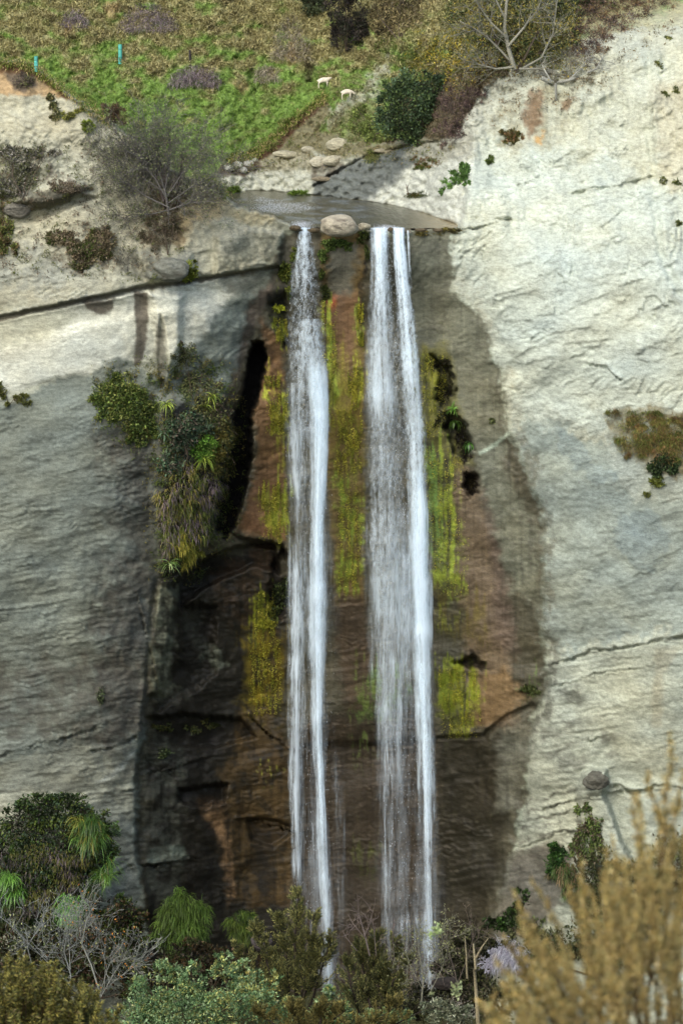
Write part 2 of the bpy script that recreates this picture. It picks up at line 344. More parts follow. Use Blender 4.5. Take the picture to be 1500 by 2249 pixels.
# left cliff
paint([(-BIG, 100), (200, 200), (520, 440), (630, 500), (620, 590), (300, 650), (-BIG, 900)], (186, 182, 158), 14, 16)
paint([(-BIG, 130), (60, 135), (100, 165), (140, 200), (150, 210), (-BIG, 212)], (184, 150, 104), 3, 7, .8)
paint([(-BIG, 120), (70, 132), (105, 165), (150, 205), (180, 225), (140, 212), (90, 170), (40, 162), (-BIG, 165)], (92, 66, 42), 4, 7, .9)
paint([(15, 158), (75, 160), (80, 185), (50, 202), (28, 192)], (100, 90, 78), 6, 8, .9)
paint([(400, 410), (500, 430), (500, 470), (420, 500), (400, 540), (380, 520)], (200, 178, 132), 14, 14, .8)
paint([(500, 440), (560, 460), (620, 478), (600, 490), (500, 480)], (196, 182, 142), 8, 8, .7)
for p, c, o in (([(-80, 310), (60, 320), (130, 340), (100, 400), (40, 470), (-80, 480)], (118, 118, 96), .75),
                ([(90, 345), (150, 380), (190, 420), (150, 440), (110, 430)], (122, 112, 98), .8),
                ([(-80, 420), (20, 460), (35, 545), (-80, 580)], (96, 100, 62), .8),
                ([(95, 500), (140, 515), (240, 500), (262, 560), (230, 590), (180, 598), (130, 570)], (110, 100, 80), .85),
                ([(250, 540), (300, 545), (310, 600), (260, 610)], (112, 112, 100), .7),
                ([(0, 540), (80, 530), (170, 600), (120, 640), (-40, 650)], (160, 160, 145), .7),
                ([(320, 400), (420, 420), (420, 500), (380, 560), (320, 560)], (112, 98, 76), .85),
                ([(300, 560), (345, 555), (420, 562), (420, 600), (370, 625), (320, 610)], (120, 122, 112), .8),
                ([(330, 330), (480, 400), (470, 440), (360, 440)], (112, 104, 76), .8),
                ([(40, 400), (90, 420), (60, 470), (20, 470)], (120, 118, 105), .7),
                ([(470, 530), (500, 512), (545, 498), (625, 505), (600, 580), (540, 600), (470, 606)], (122, 122, 104), .85)):
    paint(p, c, 8, 16, o, patchy=.5)
paint([(110, 415), (150, 400), (185, 420), (150, 445), (60, 470), (40, 450)], (88, 84, 72), 5, 6, .8)
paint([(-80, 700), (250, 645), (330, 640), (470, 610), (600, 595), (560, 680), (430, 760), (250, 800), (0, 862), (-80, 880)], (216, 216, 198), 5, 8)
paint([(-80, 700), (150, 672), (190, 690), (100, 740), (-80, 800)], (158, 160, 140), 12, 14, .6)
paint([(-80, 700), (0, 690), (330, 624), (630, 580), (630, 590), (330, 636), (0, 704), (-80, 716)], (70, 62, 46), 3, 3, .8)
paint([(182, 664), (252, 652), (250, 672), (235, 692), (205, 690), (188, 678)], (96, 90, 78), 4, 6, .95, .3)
paint([(1335, 905), (1400, 880), (1600, 930), (1600, 1020), (1470, 1050), (1400, 1020), (1350, 970)], (128, 118, 84), 8, 14, .85, patchy=1.2)
# big damp grey wall on the left
WALL = [(-BIG, 895), (-60, 898), (50, 880), (100, 848), (180, 815), (262, 795), (292, 790), (300, 800), (345, 812), (370, 800), (385, 830), (420, 790), (470, 690), (530, 620), (620, 590),
        (620, 1200), (420, 1300), (340, 1640), (240, 1640), (150, 1640), (0, 1690), (-BIG, 1900)]
paint(WALL, (134, 140, 128), 9, 12, 1, .12)
paint([(420, 780), (470, 690), (530, 640), (560, 640), (520, 800), (490, 920), (430, 930)], (124, 130, 118), 20, 20, .8, .1)
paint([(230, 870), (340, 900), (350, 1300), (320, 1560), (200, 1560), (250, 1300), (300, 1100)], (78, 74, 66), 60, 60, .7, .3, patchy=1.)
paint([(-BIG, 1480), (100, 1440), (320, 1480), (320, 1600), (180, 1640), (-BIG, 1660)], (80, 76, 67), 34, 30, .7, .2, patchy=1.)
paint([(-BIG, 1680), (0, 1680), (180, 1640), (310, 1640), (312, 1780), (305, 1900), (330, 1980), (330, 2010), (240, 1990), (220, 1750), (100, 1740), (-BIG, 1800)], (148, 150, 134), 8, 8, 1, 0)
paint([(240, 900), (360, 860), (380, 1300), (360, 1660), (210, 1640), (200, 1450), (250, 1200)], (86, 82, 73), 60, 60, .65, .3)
# alcove, wet and brown
ALC = [(590, 590), (625, 520), (660, 508), (800, 507), (1004, 500), (988, 540), (996, 600), (990, 632), (1022, 660), (1050, 700), (1075, 760), (1098, 810), (1108, 880), (1112, 930), (1150, 1010),
       (1180, 1100), (1195, 1250), (1192, 1400), (1200, 1500), (1165, 1600), (1155, 1720), (1130, 1860), (1090, 2000), (1050, BIG), (322, BIG), (318, 2000), (298, 1880), (302, 1700), (318, 1560), (322, 1420), (350, 1270),
       (345, 1150), (370, 1000), (430, 960), (520, 800), (560, 640)]
paint(ALC, (80, 71, 57), 9, 12, 1, .75)
paint([(900, 505), (1004, 500), (988, 540), (996, 600), (990, 632), (1022, 660), (1050, 700), (1075, 760), (1098, 810), (1108, 880), (1100, 1000), (1180, 1180), (1190, 1350), (1120, 1300), (1040, 1000), (930, 800), (900, 700)], (110, 103, 88), 16, 16, .95, .5)
paint([(905, 520), (990, 520), (985, 640), (1000, 700), (930, 760), (905, 640)], (84, 78, 66), 24, 20, .7, .6, patchy=.7)
paint([(590, 600), (600, 640), (570, 700), (530, 800), (500, 930), (430, 960), (500, 860), (530, 740), (560, 640)], (84, 70, 62), 14, 10, .9, .5)
paint([(575, 700), (622, 740), (628, 1190), (520, 1172), (560, 1050), (560, 900), (590, 780)], (112, 80, 54), 8, 8, 1, .5)
paint([(560, 1050), (600, 1060), (620, 1180), (520, 1175)], (122, 84, 60), 14, 12, .8, .5)
paint([(700, 520), (800, 520), (800, 1330), (735, 1330), (712, 900)], (104, 80, 46), 8, 8, 1, .55)
paint([(712, 540), (790, 540), (775, 640), (745, 700), (720, 640)], (94, 88, 80), 12, 12, .9, .4)
paint([(712, 650), (745, 655), (790, 640), (795, 700), (760, 830), (730, 760)], (130, 92, 68), 12, 10, .8, .4)
paint([(716, 655), (738, 655), (736, 680), (720, 680)], (190, 90, 60), 6, 6, .6)
paint([(738, 1300), (800, 1310), (830, 1560), (760, 1560), (735, 1400)], (78, 60, 46), 14, 10, .9, .6)
paint([(1000, 1000), (1050, 1060), (1090, 1200), (1110, 1350), (1150, 1600), (1060, 1600), (1020, 1480), (1020, 1340), (995, 1310)], (112, 90, 72), 14, 14, .9, .5)
paint([(1060, 1080), (1085, 1130), (1125, 1350), (1140, 1440), (1090, 1420), (1075, 1200)], (98, 78, 68), 14, 10, .7, .5)
paint([(1040, 1480), (1120, 1460), (1160, 1540), (1060, 1600), (1030, 1590)], (122, 92, 62), 12, 14, .8, .5)
paint([(930, 760), (990, 760), (1010, 900), (1040, 1020), (950, 990)], (108, 98, 58), 10, 12, .9, .5)
# low alcove
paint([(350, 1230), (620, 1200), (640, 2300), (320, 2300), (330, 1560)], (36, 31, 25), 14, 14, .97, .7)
paint([(330, 1290), (395, 1290), (375, 1400), (375, 1500), (430, 1540), (330, 1560)], (116, 110, 92), 10, 12, .8, .4, patchy=.8, stre=6)
paint([(400, 1350), (440, 1350), (440, 1390), (470, 1420), (500, 1470), (470, 1480), (430, 1420), (405, 1380)], (98, 96, 84), 7, 12, .8, .4, patchy=.8)
paint([(470, 1230), (560, 1200), (615, 1200), (620, 1500), (560, 1540), (540, 1400), (470, 1330)], (66, 48, 33), 14, 18, .7, .6, patchy=.6)
paint([(540, 1540), (600, 1560), (640, 1640), (640, 1990), (510, 1990), (505, 1880), (480, 1700)], (78, 58, 34), 14, 14, .85, .6, patchy=1., stre=4)
paint([(425, 1755), (490, 1750), (500, 1830), (520, 1980), (505, 1985), (480, 1850), (440, 1790)], (130, 96, 68), 8, 10, .85, .4, patchy=1.2)
paint([(330, 1860), (400, 1865), (410, 1890), (320, 1895)], (124, 126, 114), 8, 8, .8, .2)
paint([(320, 1600), (400, 1650), (400, 2000), (330, 1980), (312, 1880)], (70, 67, 58), 14, 14, .8, .4, patchy=.7)
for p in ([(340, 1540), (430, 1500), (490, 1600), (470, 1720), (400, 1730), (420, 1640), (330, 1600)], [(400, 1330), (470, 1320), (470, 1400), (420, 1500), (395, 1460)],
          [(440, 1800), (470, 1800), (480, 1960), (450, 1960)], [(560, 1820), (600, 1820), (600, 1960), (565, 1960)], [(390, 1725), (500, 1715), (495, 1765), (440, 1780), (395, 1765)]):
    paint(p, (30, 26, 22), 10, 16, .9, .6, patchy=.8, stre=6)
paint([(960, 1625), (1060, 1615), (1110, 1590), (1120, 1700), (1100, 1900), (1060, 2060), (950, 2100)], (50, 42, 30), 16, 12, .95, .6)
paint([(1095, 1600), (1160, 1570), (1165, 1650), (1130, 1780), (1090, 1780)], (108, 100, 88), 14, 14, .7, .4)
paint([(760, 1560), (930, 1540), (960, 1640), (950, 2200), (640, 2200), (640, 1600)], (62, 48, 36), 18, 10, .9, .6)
# moss and algae
MO = (182, 176, 66)
for p, c, s, w, o, pt in (
    ([(600, 700), (622, 705), (632, 745), (618, 748), (604, 725)], (196, 190, 60), 3, 4, 1, 0),
    ([(598, 672), (626, 666), (624, 680), (602, 684)], (190, 190, 60), 3, 5, .9, .8),
    ([(582, 828), (612, 826), (614, 850), (586, 850)], (176, 160, 52), 4, 6, .9, 1),
    ([(584, 872), (630, 866), (632, 950), (604, 955), (590, 920)], MO, 5, 8, .95, 1.4),
    ([(604, 980), (630, 970), (632, 1030), (608, 1010)], (150, 142, 48), 5, 6, .8, 1.2),
    ([(568, 1068), (600, 1052), (632, 1062), (628, 1190), (590, 1190), (570, 1110)], (148, 142, 48), 8, 10, .9, .8),
    ([(606, 1060), (632, 1062), (640, 1192), (598, 1192)], (138, 138, 46), 7, 8, .85, 1),
    ([(560, 1300), (605, 1350), (590, 1400), (562, 1400), (548, 1380)], (140, 136, 36), 6, 10, .85, .8),
    ([(540, 1380), (620, 1400), (632, 1560), (560, 1580), (530, 1500)], (104, 84, 20), 18, 14, .85, 1.2),
    ([(560, 1400), (590, 1420), (585, 1560), (560, 1560)], (140, 116, 24), 12, 10, .6, 1),
    ([(706, 655), (722, 660), (738, 740), (740, 900), (730, 940), (716, 880), (712, 740)], (172, 176, 70), 5, 6, .95, 2),
    ([(735, 720), (762, 760), (795, 800), (795, 960), (735, 960)], (136, 118, 44), 12, 12, .75, 1),
    ([(764, 810), (796, 805), (796, 880), (770, 900)], (172, 164, 58), 6, 9, .85, .8),
    ([(782, 672), (798, 668), (798, 760), (784, 740)], (156, 162, 70), 4, 5, .8, 1),
    ([(735, 960), (795, 960), (795, 1300), (742, 1310)], (112, 104, 40), 12, 10, .8, 1.2),
    ([(742, 1040), (770, 1080), (795, 1100), (798, 1290), (748, 1305)], (130, 138, 50), 8, 12, .85, .6),
    ([(905, 775), (960, 780), (985, 850), (960, 960), (925, 960), (908, 860)], (124, 112, 48), 12, 10, .7, 1),
    ([(940, 800), (985, 850), (960, 880), (930, 850)], (150, 142, 48), 8, 10, .6, .7),
    ([(925, 985), (1000, 978), (1002, 1090), (1010, 1200), (1030, 1310), (960, 1310), (945, 1200)], (150, 154, 58), 9, 9, .95, 1),
    ([(1000, 985), (1020, 1000), (1012, 1030), (1002, 1020)], (170, 150, 60), 5, 5, .7, 1),
    ([(936, 985), (958, 985), (968, 1120), (960, 1240), (942, 1200)], (88, 122, 74), 8, 8, .7, 1),
    ([(958, 1310), (1060, 1335), (1080, 1440), (960, 1400)], (98, 82, 34), 12, 10, .7, 1),
    ([(960, 1352), (1010, 1346), (1000, 1372), (960, 1376)], (130, 128, 48), 6, 8, .7, .8),
    ([(962, 1475), (1030, 1468), (1056, 1490), (1050, 1560), (1030, 1610), (985, 1622), (962, 1560)], (140, 138, 34), 9, 9, .95, 1.3),
    ([(962, 1475), (1000, 1480), (1000, 1560), (985, 1600), (966, 1580)], (96, 106, 34), 8, 10, .6, 1),
    ([(820, 1470), (905, 1520), (880, 1570), (780, 1580), (785, 1520)], (96, 118, 56), 14, 16, .6, .6),
    ([(770, 1640), (830, 1645), (830, 1670), (780, 1670)], (108, 116, 60), 8, 10, .7, .6),
    ([(570, 1690), (620, 1700), (600, 1712), (574, 1706)], (138, 130, 50), 4, 6, .8, .8),
    ([(1140, 1510), (1185, 1505), (1180, 1530), (1145, 1535)], (84, 92, 50), 6, 8, .8, .8),
    ([(760, 1440), (800, 1480), (820, 1560), (800, 1570)], (96, 100, 44), 8, 10, .6, .7),
    ([(780, 1860), (830, 1870), (815, 1930), (775, 1910)], (80, 78, 34), 8, 10, .6, .7)):
    paint(p, c, s + 1, w * 1.5 + 3, o, .3, patchy=min(pt, 1.0) if pt else 0, fz=1, stre=9)
# black lichen and holes
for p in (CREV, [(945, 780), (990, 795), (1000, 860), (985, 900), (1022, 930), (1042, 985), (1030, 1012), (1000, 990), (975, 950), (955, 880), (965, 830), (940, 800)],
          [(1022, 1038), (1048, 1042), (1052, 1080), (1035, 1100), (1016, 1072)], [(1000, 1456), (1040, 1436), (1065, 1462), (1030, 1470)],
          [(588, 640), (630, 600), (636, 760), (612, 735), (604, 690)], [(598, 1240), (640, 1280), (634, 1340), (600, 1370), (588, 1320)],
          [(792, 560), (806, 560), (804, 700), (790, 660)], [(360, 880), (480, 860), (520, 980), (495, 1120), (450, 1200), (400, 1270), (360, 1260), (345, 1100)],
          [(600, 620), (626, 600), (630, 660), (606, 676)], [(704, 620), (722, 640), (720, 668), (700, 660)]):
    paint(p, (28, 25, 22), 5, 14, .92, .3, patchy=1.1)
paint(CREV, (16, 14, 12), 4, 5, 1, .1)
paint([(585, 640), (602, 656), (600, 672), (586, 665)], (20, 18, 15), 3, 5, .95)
paint([(580, 760), (600, 770), (606, 830), (590, 840)], (60, 42, 30), 6, 8, .6, patchy=.4)
# damp runnels under the ledge
paint([(294, 640), (326, 645), (326, 700), (322, 760), (308, 802), (294, 800), (298, 720)], (96, 88, 76), 4, 4, .92, .4)
paint([(344, 715), (364, 722), (366, 830), (346, 840), (342, 780)], (118, 116, 104), 5, 4, .85, .3)
paint([(480, 615), (560, 600), (600, 590), (560, 640), (500, 640)], (130, 130, 116), 8, 10, .7)
# pale scars
paint([(1052, 992), (1090, 966), (1126, 940), (1140, 930), (1120, 952), (1085, 980), (1054, 1000)], (168, 168, 150), 3, 3, .9)
paint([(210, 1720), (250, 1695), (296, 1645), (304, 1650), (268, 1695), (222, 1722)], (176, 180, 168), 3, 4, .9)
paint([(1500, 1420), (1440, 1425), (1432, 1500), (1430, 1600), (1455, 1600), (1458, 1480)], (168, 160, 132), 8, 5, .5)
colr *= 1 + mask(ALC, 12, 10)[..., None] * np.array([.22, .40, .34])
# fine colour break-up
mod = 1 + .20 * fbm(PX / 110, sR / 60, 4, 81) + .10 * fine + .16 * bed1 * (lower + .4 * leftw) + .12 * blot
mod = mod - .16 * ss(.84, .97, saw) * (1 - wet) * (.3 + .7 * chipamt)  # undercut chip edges darkened: crack dirt with some shade painted in
dampbed = ss(.05, .4, fbm(PX / 110, (PY + .2 * PX + wn1 * 10) / 11, 4, 83)) * ss(900, 1050, PY) * ss(345, 300, PX)
mod = mod * (1 - .38 * dampbed) * (1 + .45 * ss(.1, .45, vstreak) * wet - .45 * ss(.1, .4, -vstreak) * wet)
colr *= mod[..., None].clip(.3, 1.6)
colr *= (1 - .28 * ledge_shade)[..., None]      # painted shade in a thin strip below each ledge
# brown / green hue drift in the dry stone
hd = fbm(PX / 150, PY / 120, 3, 85)[..., None]
colr *= 1 + hd * np.array([.09, .01, -.12])

# back bank and hillside colours
hc = np.empty(shape); hc[:] = C(120, 148, 70)
straw = ss(-.12, .3, fbm(PX / 55, PY / 26 + wn1 * .6, 5, 91) + .28 * ss(200, 30, PY) + .10 * ss(400, 640, PX) * ss(260, 120, PY) - .26 * ss(120, 240, PY))
hc = hc * (1 - straw[..., None]) + C(164, 158, 112) * straw[..., None]
br = ss(.05, .35, fbm(PX / 40, PY / 22, 4, 93))
hc = hc * (1 - .45 * br[..., None]) + C(112, 98, 70) * .45 * br[..., None]
hc_scrub = [(880, 240), (1060, 180), (1130, 150), (1060, 320), (880, 330)]
GRASSPOLY = [(-BIG, -BIG), (-BIG, 600), (460, 600), (480, 372), (505, 348), (560, 338), (600, 306), (640, 268), (715, 212), (730, 245), (700, 285), (740, 300), (820, 310), (860, 310), (1000, 300), (1060, 200), (1130, 150), (1290, 90), (1400, 62), (BIG, 0), (BIG, -BIG)]
gm = mask(GRASSPOLY, 4, 8)
bc = np.empty(shape); bc[:] = C(186, 186, 168)
def bp(poly, c, soft=5, warp=8, op=1., patchy=0, target='b'):
    global bc, hc
    m = mask(poly, soft, warp) * op
    if patchy: m = m * ss(-patchy, patchy * .4, blot + fine * .5)
    if target == 'b': bc = bc * (1 - m[..., None]) + C(*c) * m[..., None]
    else: hc = hc * (1 - m[..., None]) + C(*c) * m[..., None]
bp([(480, 330), (620, 270), (720, 210), (740, 300), (860, 310), (1000, 300), (1000, 330), (800, 345), (690, 340), (480, 380)], (128, 122, 92), 8, 10)
bp([(480, 350), (560, 340), (580, 372), (540, 385), (480, 388)], (92, 78, 60), 6, 8)
bp([(560, 340), (690, 335), (690, 375), (580, 378)], (158, 152, 126), 6, 8, .9)
bp([(690, 400), (760, 360), (840, 335), (960, 312), (930, 350), (880, 390), (830, 440), (690, 440)], (112, 116, 110), 6, 8)
bp([(680, 350), (740, 352), (760, 365), (720, 395), (685, 400)], (88, 76, 60), 4, 6, .9, 1)
bp([(800, 440), (880, 392), (960, 345), (1060, 310), (1060, 500), (980, 490), (880, 456)], (204, 205, 190), 12, 10)
bp([(880, 320), (1000, 300), (1060, 300), (1040, 345), (960, 350), (890, 350)], (168, 166, 148), 8, 8, .9)
bp([(-900, we.max()), (480, 426), (560, 419), (700, 430), (800, 442), (930, 468), (1003, 492), (1003, 520), (480, 520)], (92, 86, 66), 4, 3)
bp([(860, 460), (930, 470), (1003, 492), (1003, 508), (880, 505)], (132, 112, 78), 10, 6, .9)
bp([(560, 336), (600, 305), (640, 268), (712, 214), (725, 216), (655, 280), (590, 345), (505, 364), (505, 350)], (84, 60, 40), 4, 5, 1)
bp([(720, 285), (745, 215), (800, 200), (830, 130), (860, 120), (850, 160), (820, 215), (770, 250), (735, 290)], (176, 176, 156), 6, 16, .9, .6, 'h')
bp([(700, 290), (760, 240), (830, 220), (820, 300), (760, 312)], (138, 136, 100), 12, 14, .8, .6, 'h')
bp([(840, 250), (960, 160), (1140, 100), (1180, 150), (1060, 330), (820, 330)], (104, 92, 72), 10, 12, .95, 0, 'h')
bp([(668, 130), (690, 140), (684, 180), (670, 190)], (60, 52, 36), 6, 6, .8, 0, 'h')
for (x, y, rx, ry) in ((240, 20, 22, 20), (530, 185, 18, 18), (640, 120, 18, 30), (150, 60, 14, 16), (600, 170, 10, 8)):
    bp([(x - rx, y), (x, y - ry), (x + rx, y), (x, y + ry)], (160, 140, 100), 6, 12, .8, 0, 'h')
bc *= (1 + .22 * fbm(PX / 40, PY / 16, 4, 95) + .14 * fine)[..., None]
hc *= (1 + .25 * fbm(PX / 20, PY / 10, 4, 97) + .18 * fine)[..., None]
backc = bc * (1 - gm[..., None]) + hc * gm[..., None]
mt = ss(-wB * 1.0 - 1, wB + 1, sB)[..., None]
colr = colr * (1 - mt) + backc * mt
wet = wet * (1 - mB) + mB * wet_flat * .6
# grass lip on top of the left cliff
colr *= np.array([.955, 1.0, 1.0]); colr = colr.clip(.004, .8)

DEP = D + 200
def bil(arr, px, py):
    px = np.asarray(px, float); py = np.asarray(py, float)
    i = np.clip(np.searchsorted(gx, px) - 1, 0, len(gx) - 2); j = np.clip(np.searchsorted(gy, py) - 1, 0, len(gy) - 2)
    u = np.clip((px - gx[i]) / (gx[i + 1] - gx[i]), 0, 1); v = np.clip((py - gy[j]) / (gy[j + 1] - gy[j]), 0, 1)
    if arr.ndim == 3: u = u[..., None]; v = v[..., None]
    return (arr[j, i] * (1 - u) + arr[j, i + 1] * u) * (1 - v) + (arr[j + 1, i] * (1 - u) + arr[j + 1, i + 1] * u) * v
def sdist(px, py): return bil(DEP, px, py)
def surf(px, py, off=0.0): return W(px, py, sdist(px, py) - off)

# ------------------------------------------------------------------ materials
def new_mat(name):
    m = bpy.data.materials.new(name); m.use_nodes = True; nt = m.node_tree; nt.nodes.clear()
    return m, nt, (lambda t, **k: _node(nt, t, **k))
def _node(nt, t, **k):
    n = nt.nodes.new('ShaderNode' + t)
    for a, b in k.items():
        if a.startswith('i_'):
            key = a[2:].replace('_', ' '); n.inputs[key].default_value = b
        else: setattr(n, a, b)
    return n
def attr_mult(nt, N, sc_list, coord='Object', attr='Col'):
    """vertex colour times layers of fine procedural noise"""
    tc = N('TexCoord'); at = N('Attribute', attribute_name=attr)
    cur = at.outputs['Color']
    for (scale, vec, lo, hi, det) in sc_list:
        mp = N('Mapping'); mp.inputs['Scale'].default_value = vec
        nt.links.new(tc.outputs[coord], mp.inputs['Vector'])
        no = N('TexNoise'); no.inputs['Scale'].default_value = scale; no.inputs['Detail'].default_value = det
        nt.links.new(mp.outputs[0], no.inputs['Vector'])
        mr = N('MapRange'); mr.inputs['From Min'].default_value = .3; mr.inputs['From Max'].default_value = .7
        mr.inputs['To Min'].default_value = lo; mr.inputs['To Max'].default_value = hi
        nt.links.new(no.outputs['Fac'], mr.inputs['Value'])
        mx = N('MixRGB', blend_type='MULTIPLY'); mx.inputs['Fac'].default_value = 1
        nt.links.new(cur, mx.inputs['Color1']); nt.links.new(mr.outputs[0], mx.inputs['Color2']); cur = mx.outputs[0]
    return tc, cur
def rock_mat(name, bump=.22, dry_rough=.95):
    m, nt, N = new_mat(name)
    tc, cur = attr_mult(nt, N, [(2.2, (1, 1, 2.2), .78, 1.2, 6), (9, (1, 1, 1.6), .82, 1.16, 4), (26, (1, 1, 1), .86, 1.12, 2)])
    mk = N('Mapping'); mk.inputs['Scale'].default_value = (.34, .34, 1.5); mk.inputs['Rotation'].default_value = (0, math.radians(14), 0)
    nt.links.new(tc.outputs['Object'], mk.inputs['Vector'])
    nk = N('TexNoise'); nk.inputs['Scale'].default_value = 1.1; nk.inputs['Detail'].default_value = 7; nk.inputs['Roughness'].default_value = .62; nk.inputs['Distortion'].default_value = .35
    nt.links.new(mk.outputs[0], nk.inputs['Vector'])
    k1 = N('Math', operation='SUBTRACT'); k1.inputs[1].default_value = .5; nt.links.new(nk.outputs['Fac'], k1.inputs[0])
    k2 = N('Math', operation='ABSOLUTE'); nt.links.new(k1.outputs[0], k2.inputs[0])
    k3 = N('MapRange'); k3.inputs['From Max'].default_value = .014; nt.links.new(k2.outputs[0], k3.inputs['Value'])      # 0 in the crack
    ng = N('TexNoise'); ng.inputs['Scale'].default_value = .22; ng.inputs['Detail'].default_value = 4; nt.links.new(tc.outputs['Object'], ng.inputs['Vector'])
    gr = N('MapRange'); gr.inputs['From Min'].default_value = .47; gr.inputs['From Max'].default_value = .60; gr.inputs['To Min'].default_value = 1; gr.inputs['To Max'].default_value = 0; nt.links.new(ng.outputs['Fac'], gr.inputs['Value'])
    kk = N('Math', operation='MAXIMUM'); nt.links.new(k3.outputs[0], kk.inputs[0]); nt.links.new(gr.outputs[0], kk.inputs[1])
    kc = N('MapRange'); kc.inputs['To Min'].default_value = .72; kc.inputs['To Max'].default_value = 1; nt.links.new(kk.outputs[0], kc.inputs['Value'])
    kx = N('MixRGB', blend_type='MULTIPLY'); kx.inputs['Fac'].default_value = 1; nt.links.new(cur, kx.inputs['Color1']); nt.links.new(kc.outputs[0], kx.inputs['Color2']); cur = kx.outputs[0]
    wa = N('Attribute', attribute_name='wet'); fa = N('Attribute', attribute_name='fuzz')
    ro = N('MapRange'); ro.inputs['To Min'].default_value = dry_rough; ro.inputs['To Max'].default_value = .48
    nt.links.new(wa.outputs['Fac'], ro.inputs['Value'])
    bs = N('BsdfPrincipled'); out = N('OutputMaterial')
    nt.links.new(cur, bs.inputs['Base Color']); nt.links.new(ro.outputs[0], bs.inputs['Roughness'])
    bs.inputs['Specular IOR Level'].default_value = .3
    mp = N('Mapping'); mp.inputs['Scale'].default_value = (1, 1, 1.8); mp.inputs['Rotation'].default_value = (0, math.radians(9), 0)
    nt.links.new(tc.outputs['Object'], mp.inputs['Vector'])
    n1 = N('TexNoise'); n1.inputs['Scale'].default_value = 3.2; n1.inputs['Detail'].default_value = 9; n1.inputs['Roughness'].default_value = .62
    nt.links.new(mp.outputs[0], n1.inputs['Vector'])
    n2 = N('TexNoise'); n2.inputs['Scale'].default_value = 14; n2.inputs['Detail'].default_value = 5
    nt.links.new(tc.outputs['Object'], n2.inputs['Vector'])
    vo = N('TexVoronoi'); vo.inputs['Scale'].default_value = 9; nt.links.new(tc.outputs['Object'], vo.inputs['Vector'])
    fm = N('Math', operation='MULTIPLY'); nt.links.new(vo.outputs['Distance'], fm.inputs[0]); nt.links.new(fa.outputs['Fac'], fm.inputs[1])
    ad = N('Math', operation='MULTIPLY_ADD'); ad.inputs[1].default_value = .4
    nt.links.new(n2.outputs['Fac'], ad.inputs[0]); nt.links.new(n1.outputs['Fac'], ad.inputs[2])
    a2 = N('Math', operation='SUBTRACT'); nt.links.new(ad.outputs[0], a2.inputs[0]); nt.links.new(fm.outputs[0], a2.inputs[1])
    a3 = N('Math', operation='MULTIPLY_ADD'); a3.inputs[1].default_value = .5; nt.links.new(kk.outputs[0], a3.inputs[0]); nt.links.new(a2.outputs[0], a3.inputs[2])
    bu = N('Bump'); bu.inputs['Strength'].default_value = bump; bu.inputs['Distance'].default_value = .28
    nt.links.new(a3.outputs[0], bu.inputs['Height']); nt.links.new(bu.outputs[0], bs.inputs['Normal'])
    nt.links.new(bs.outputs[0], out.inputs['Surface'])
    return m
M_ROCK = rock_mat('mudstone'); M_GROUND = rock_mat('hill_soil', .35)
def leaf_mat(name, trans=.3, rough=.55, spec=.25):
    m, nt, N = new_mat(name)
    tc, cur = attr_mult(nt, N, [(5, (1, 1, 1), .75, 1.25, 3)])
    bs = N('BsdfPrincipled'); bs.inputs['Roughness'].default_value = rough; bs.inputs['Specular IOR Level'].default_value = spec
    tr = N('BsdfTranslucent'); mx = N('MixShader'); mx.inputs[0].default_value = trans; out = N('OutputMaterial')
    nt.links.new(cur, bs.inputs['Base Color']); nt.links.new(cur, tr.inputs['Color'])
    nt.links.new(bs.outputs[0], mx.inputs[1]); nt.links.new(tr.outputs[0], mx.inputs[2]); nt.links.new(mx.outputs[0], out.inputs['Surface'])
    return m
M_LEAF = leaf_mat('leaves'); M_GLOSSY = leaf_mat('waxy_leaves', .25, .38, .5); M_GRASS = leaf_mat('grass_blades', .25, .7, .1)
def plain_mat(name, rough=.8, var=(.75, 1.2), scale=8, bump=.0, trans=0, spec=.3):
    m, nt, N = new_mat(name)
    tc, cur = attr_mult(nt, N, [(scale, (1, 1, 1), var[0], var[1], 5)])
    bs = N('BsdfPrincipled'); bs.inputs['Roughness'].default_value = rough; bs.inputs['Specular IOR Level'].default_value = spec; out = N('OutputMaterial')
    nt.links.new(cur, bs.inputs['Base Color'])
    if bump:
        no = N('TexNoise'); no.inputs['Scale'].default_value = scale * 1.5; no.inputs['Detail'].default_value = 6
        nt.links.new(tc.outputs['Object'], no.inputs['Vector'])
        bu = N('Bump'); bu.inputs['Strength'].default_value = bump; bu.inputs['Distance'].default_value = .1
        nt.links.new(no.outputs['Fac'], bu.inputs['Height']); nt.links.new(bu.outputs[0], bs.inputs['Normal'])
    nt.links.new(bs.outputs[0], out.inputs['Surface'])
    return m
M_BARK = plain_mat('bark', .9, (.6, 1.3), 12, .4); M_PLASTIC = plain_mat('tube_plastic', .45, (.85, 1.1), 3)
M_WOOL = plain_mat('wool', .95, (.8, 1.1), 14, .6); M_BOULDER = rock_mat('boulder_stone', .6)

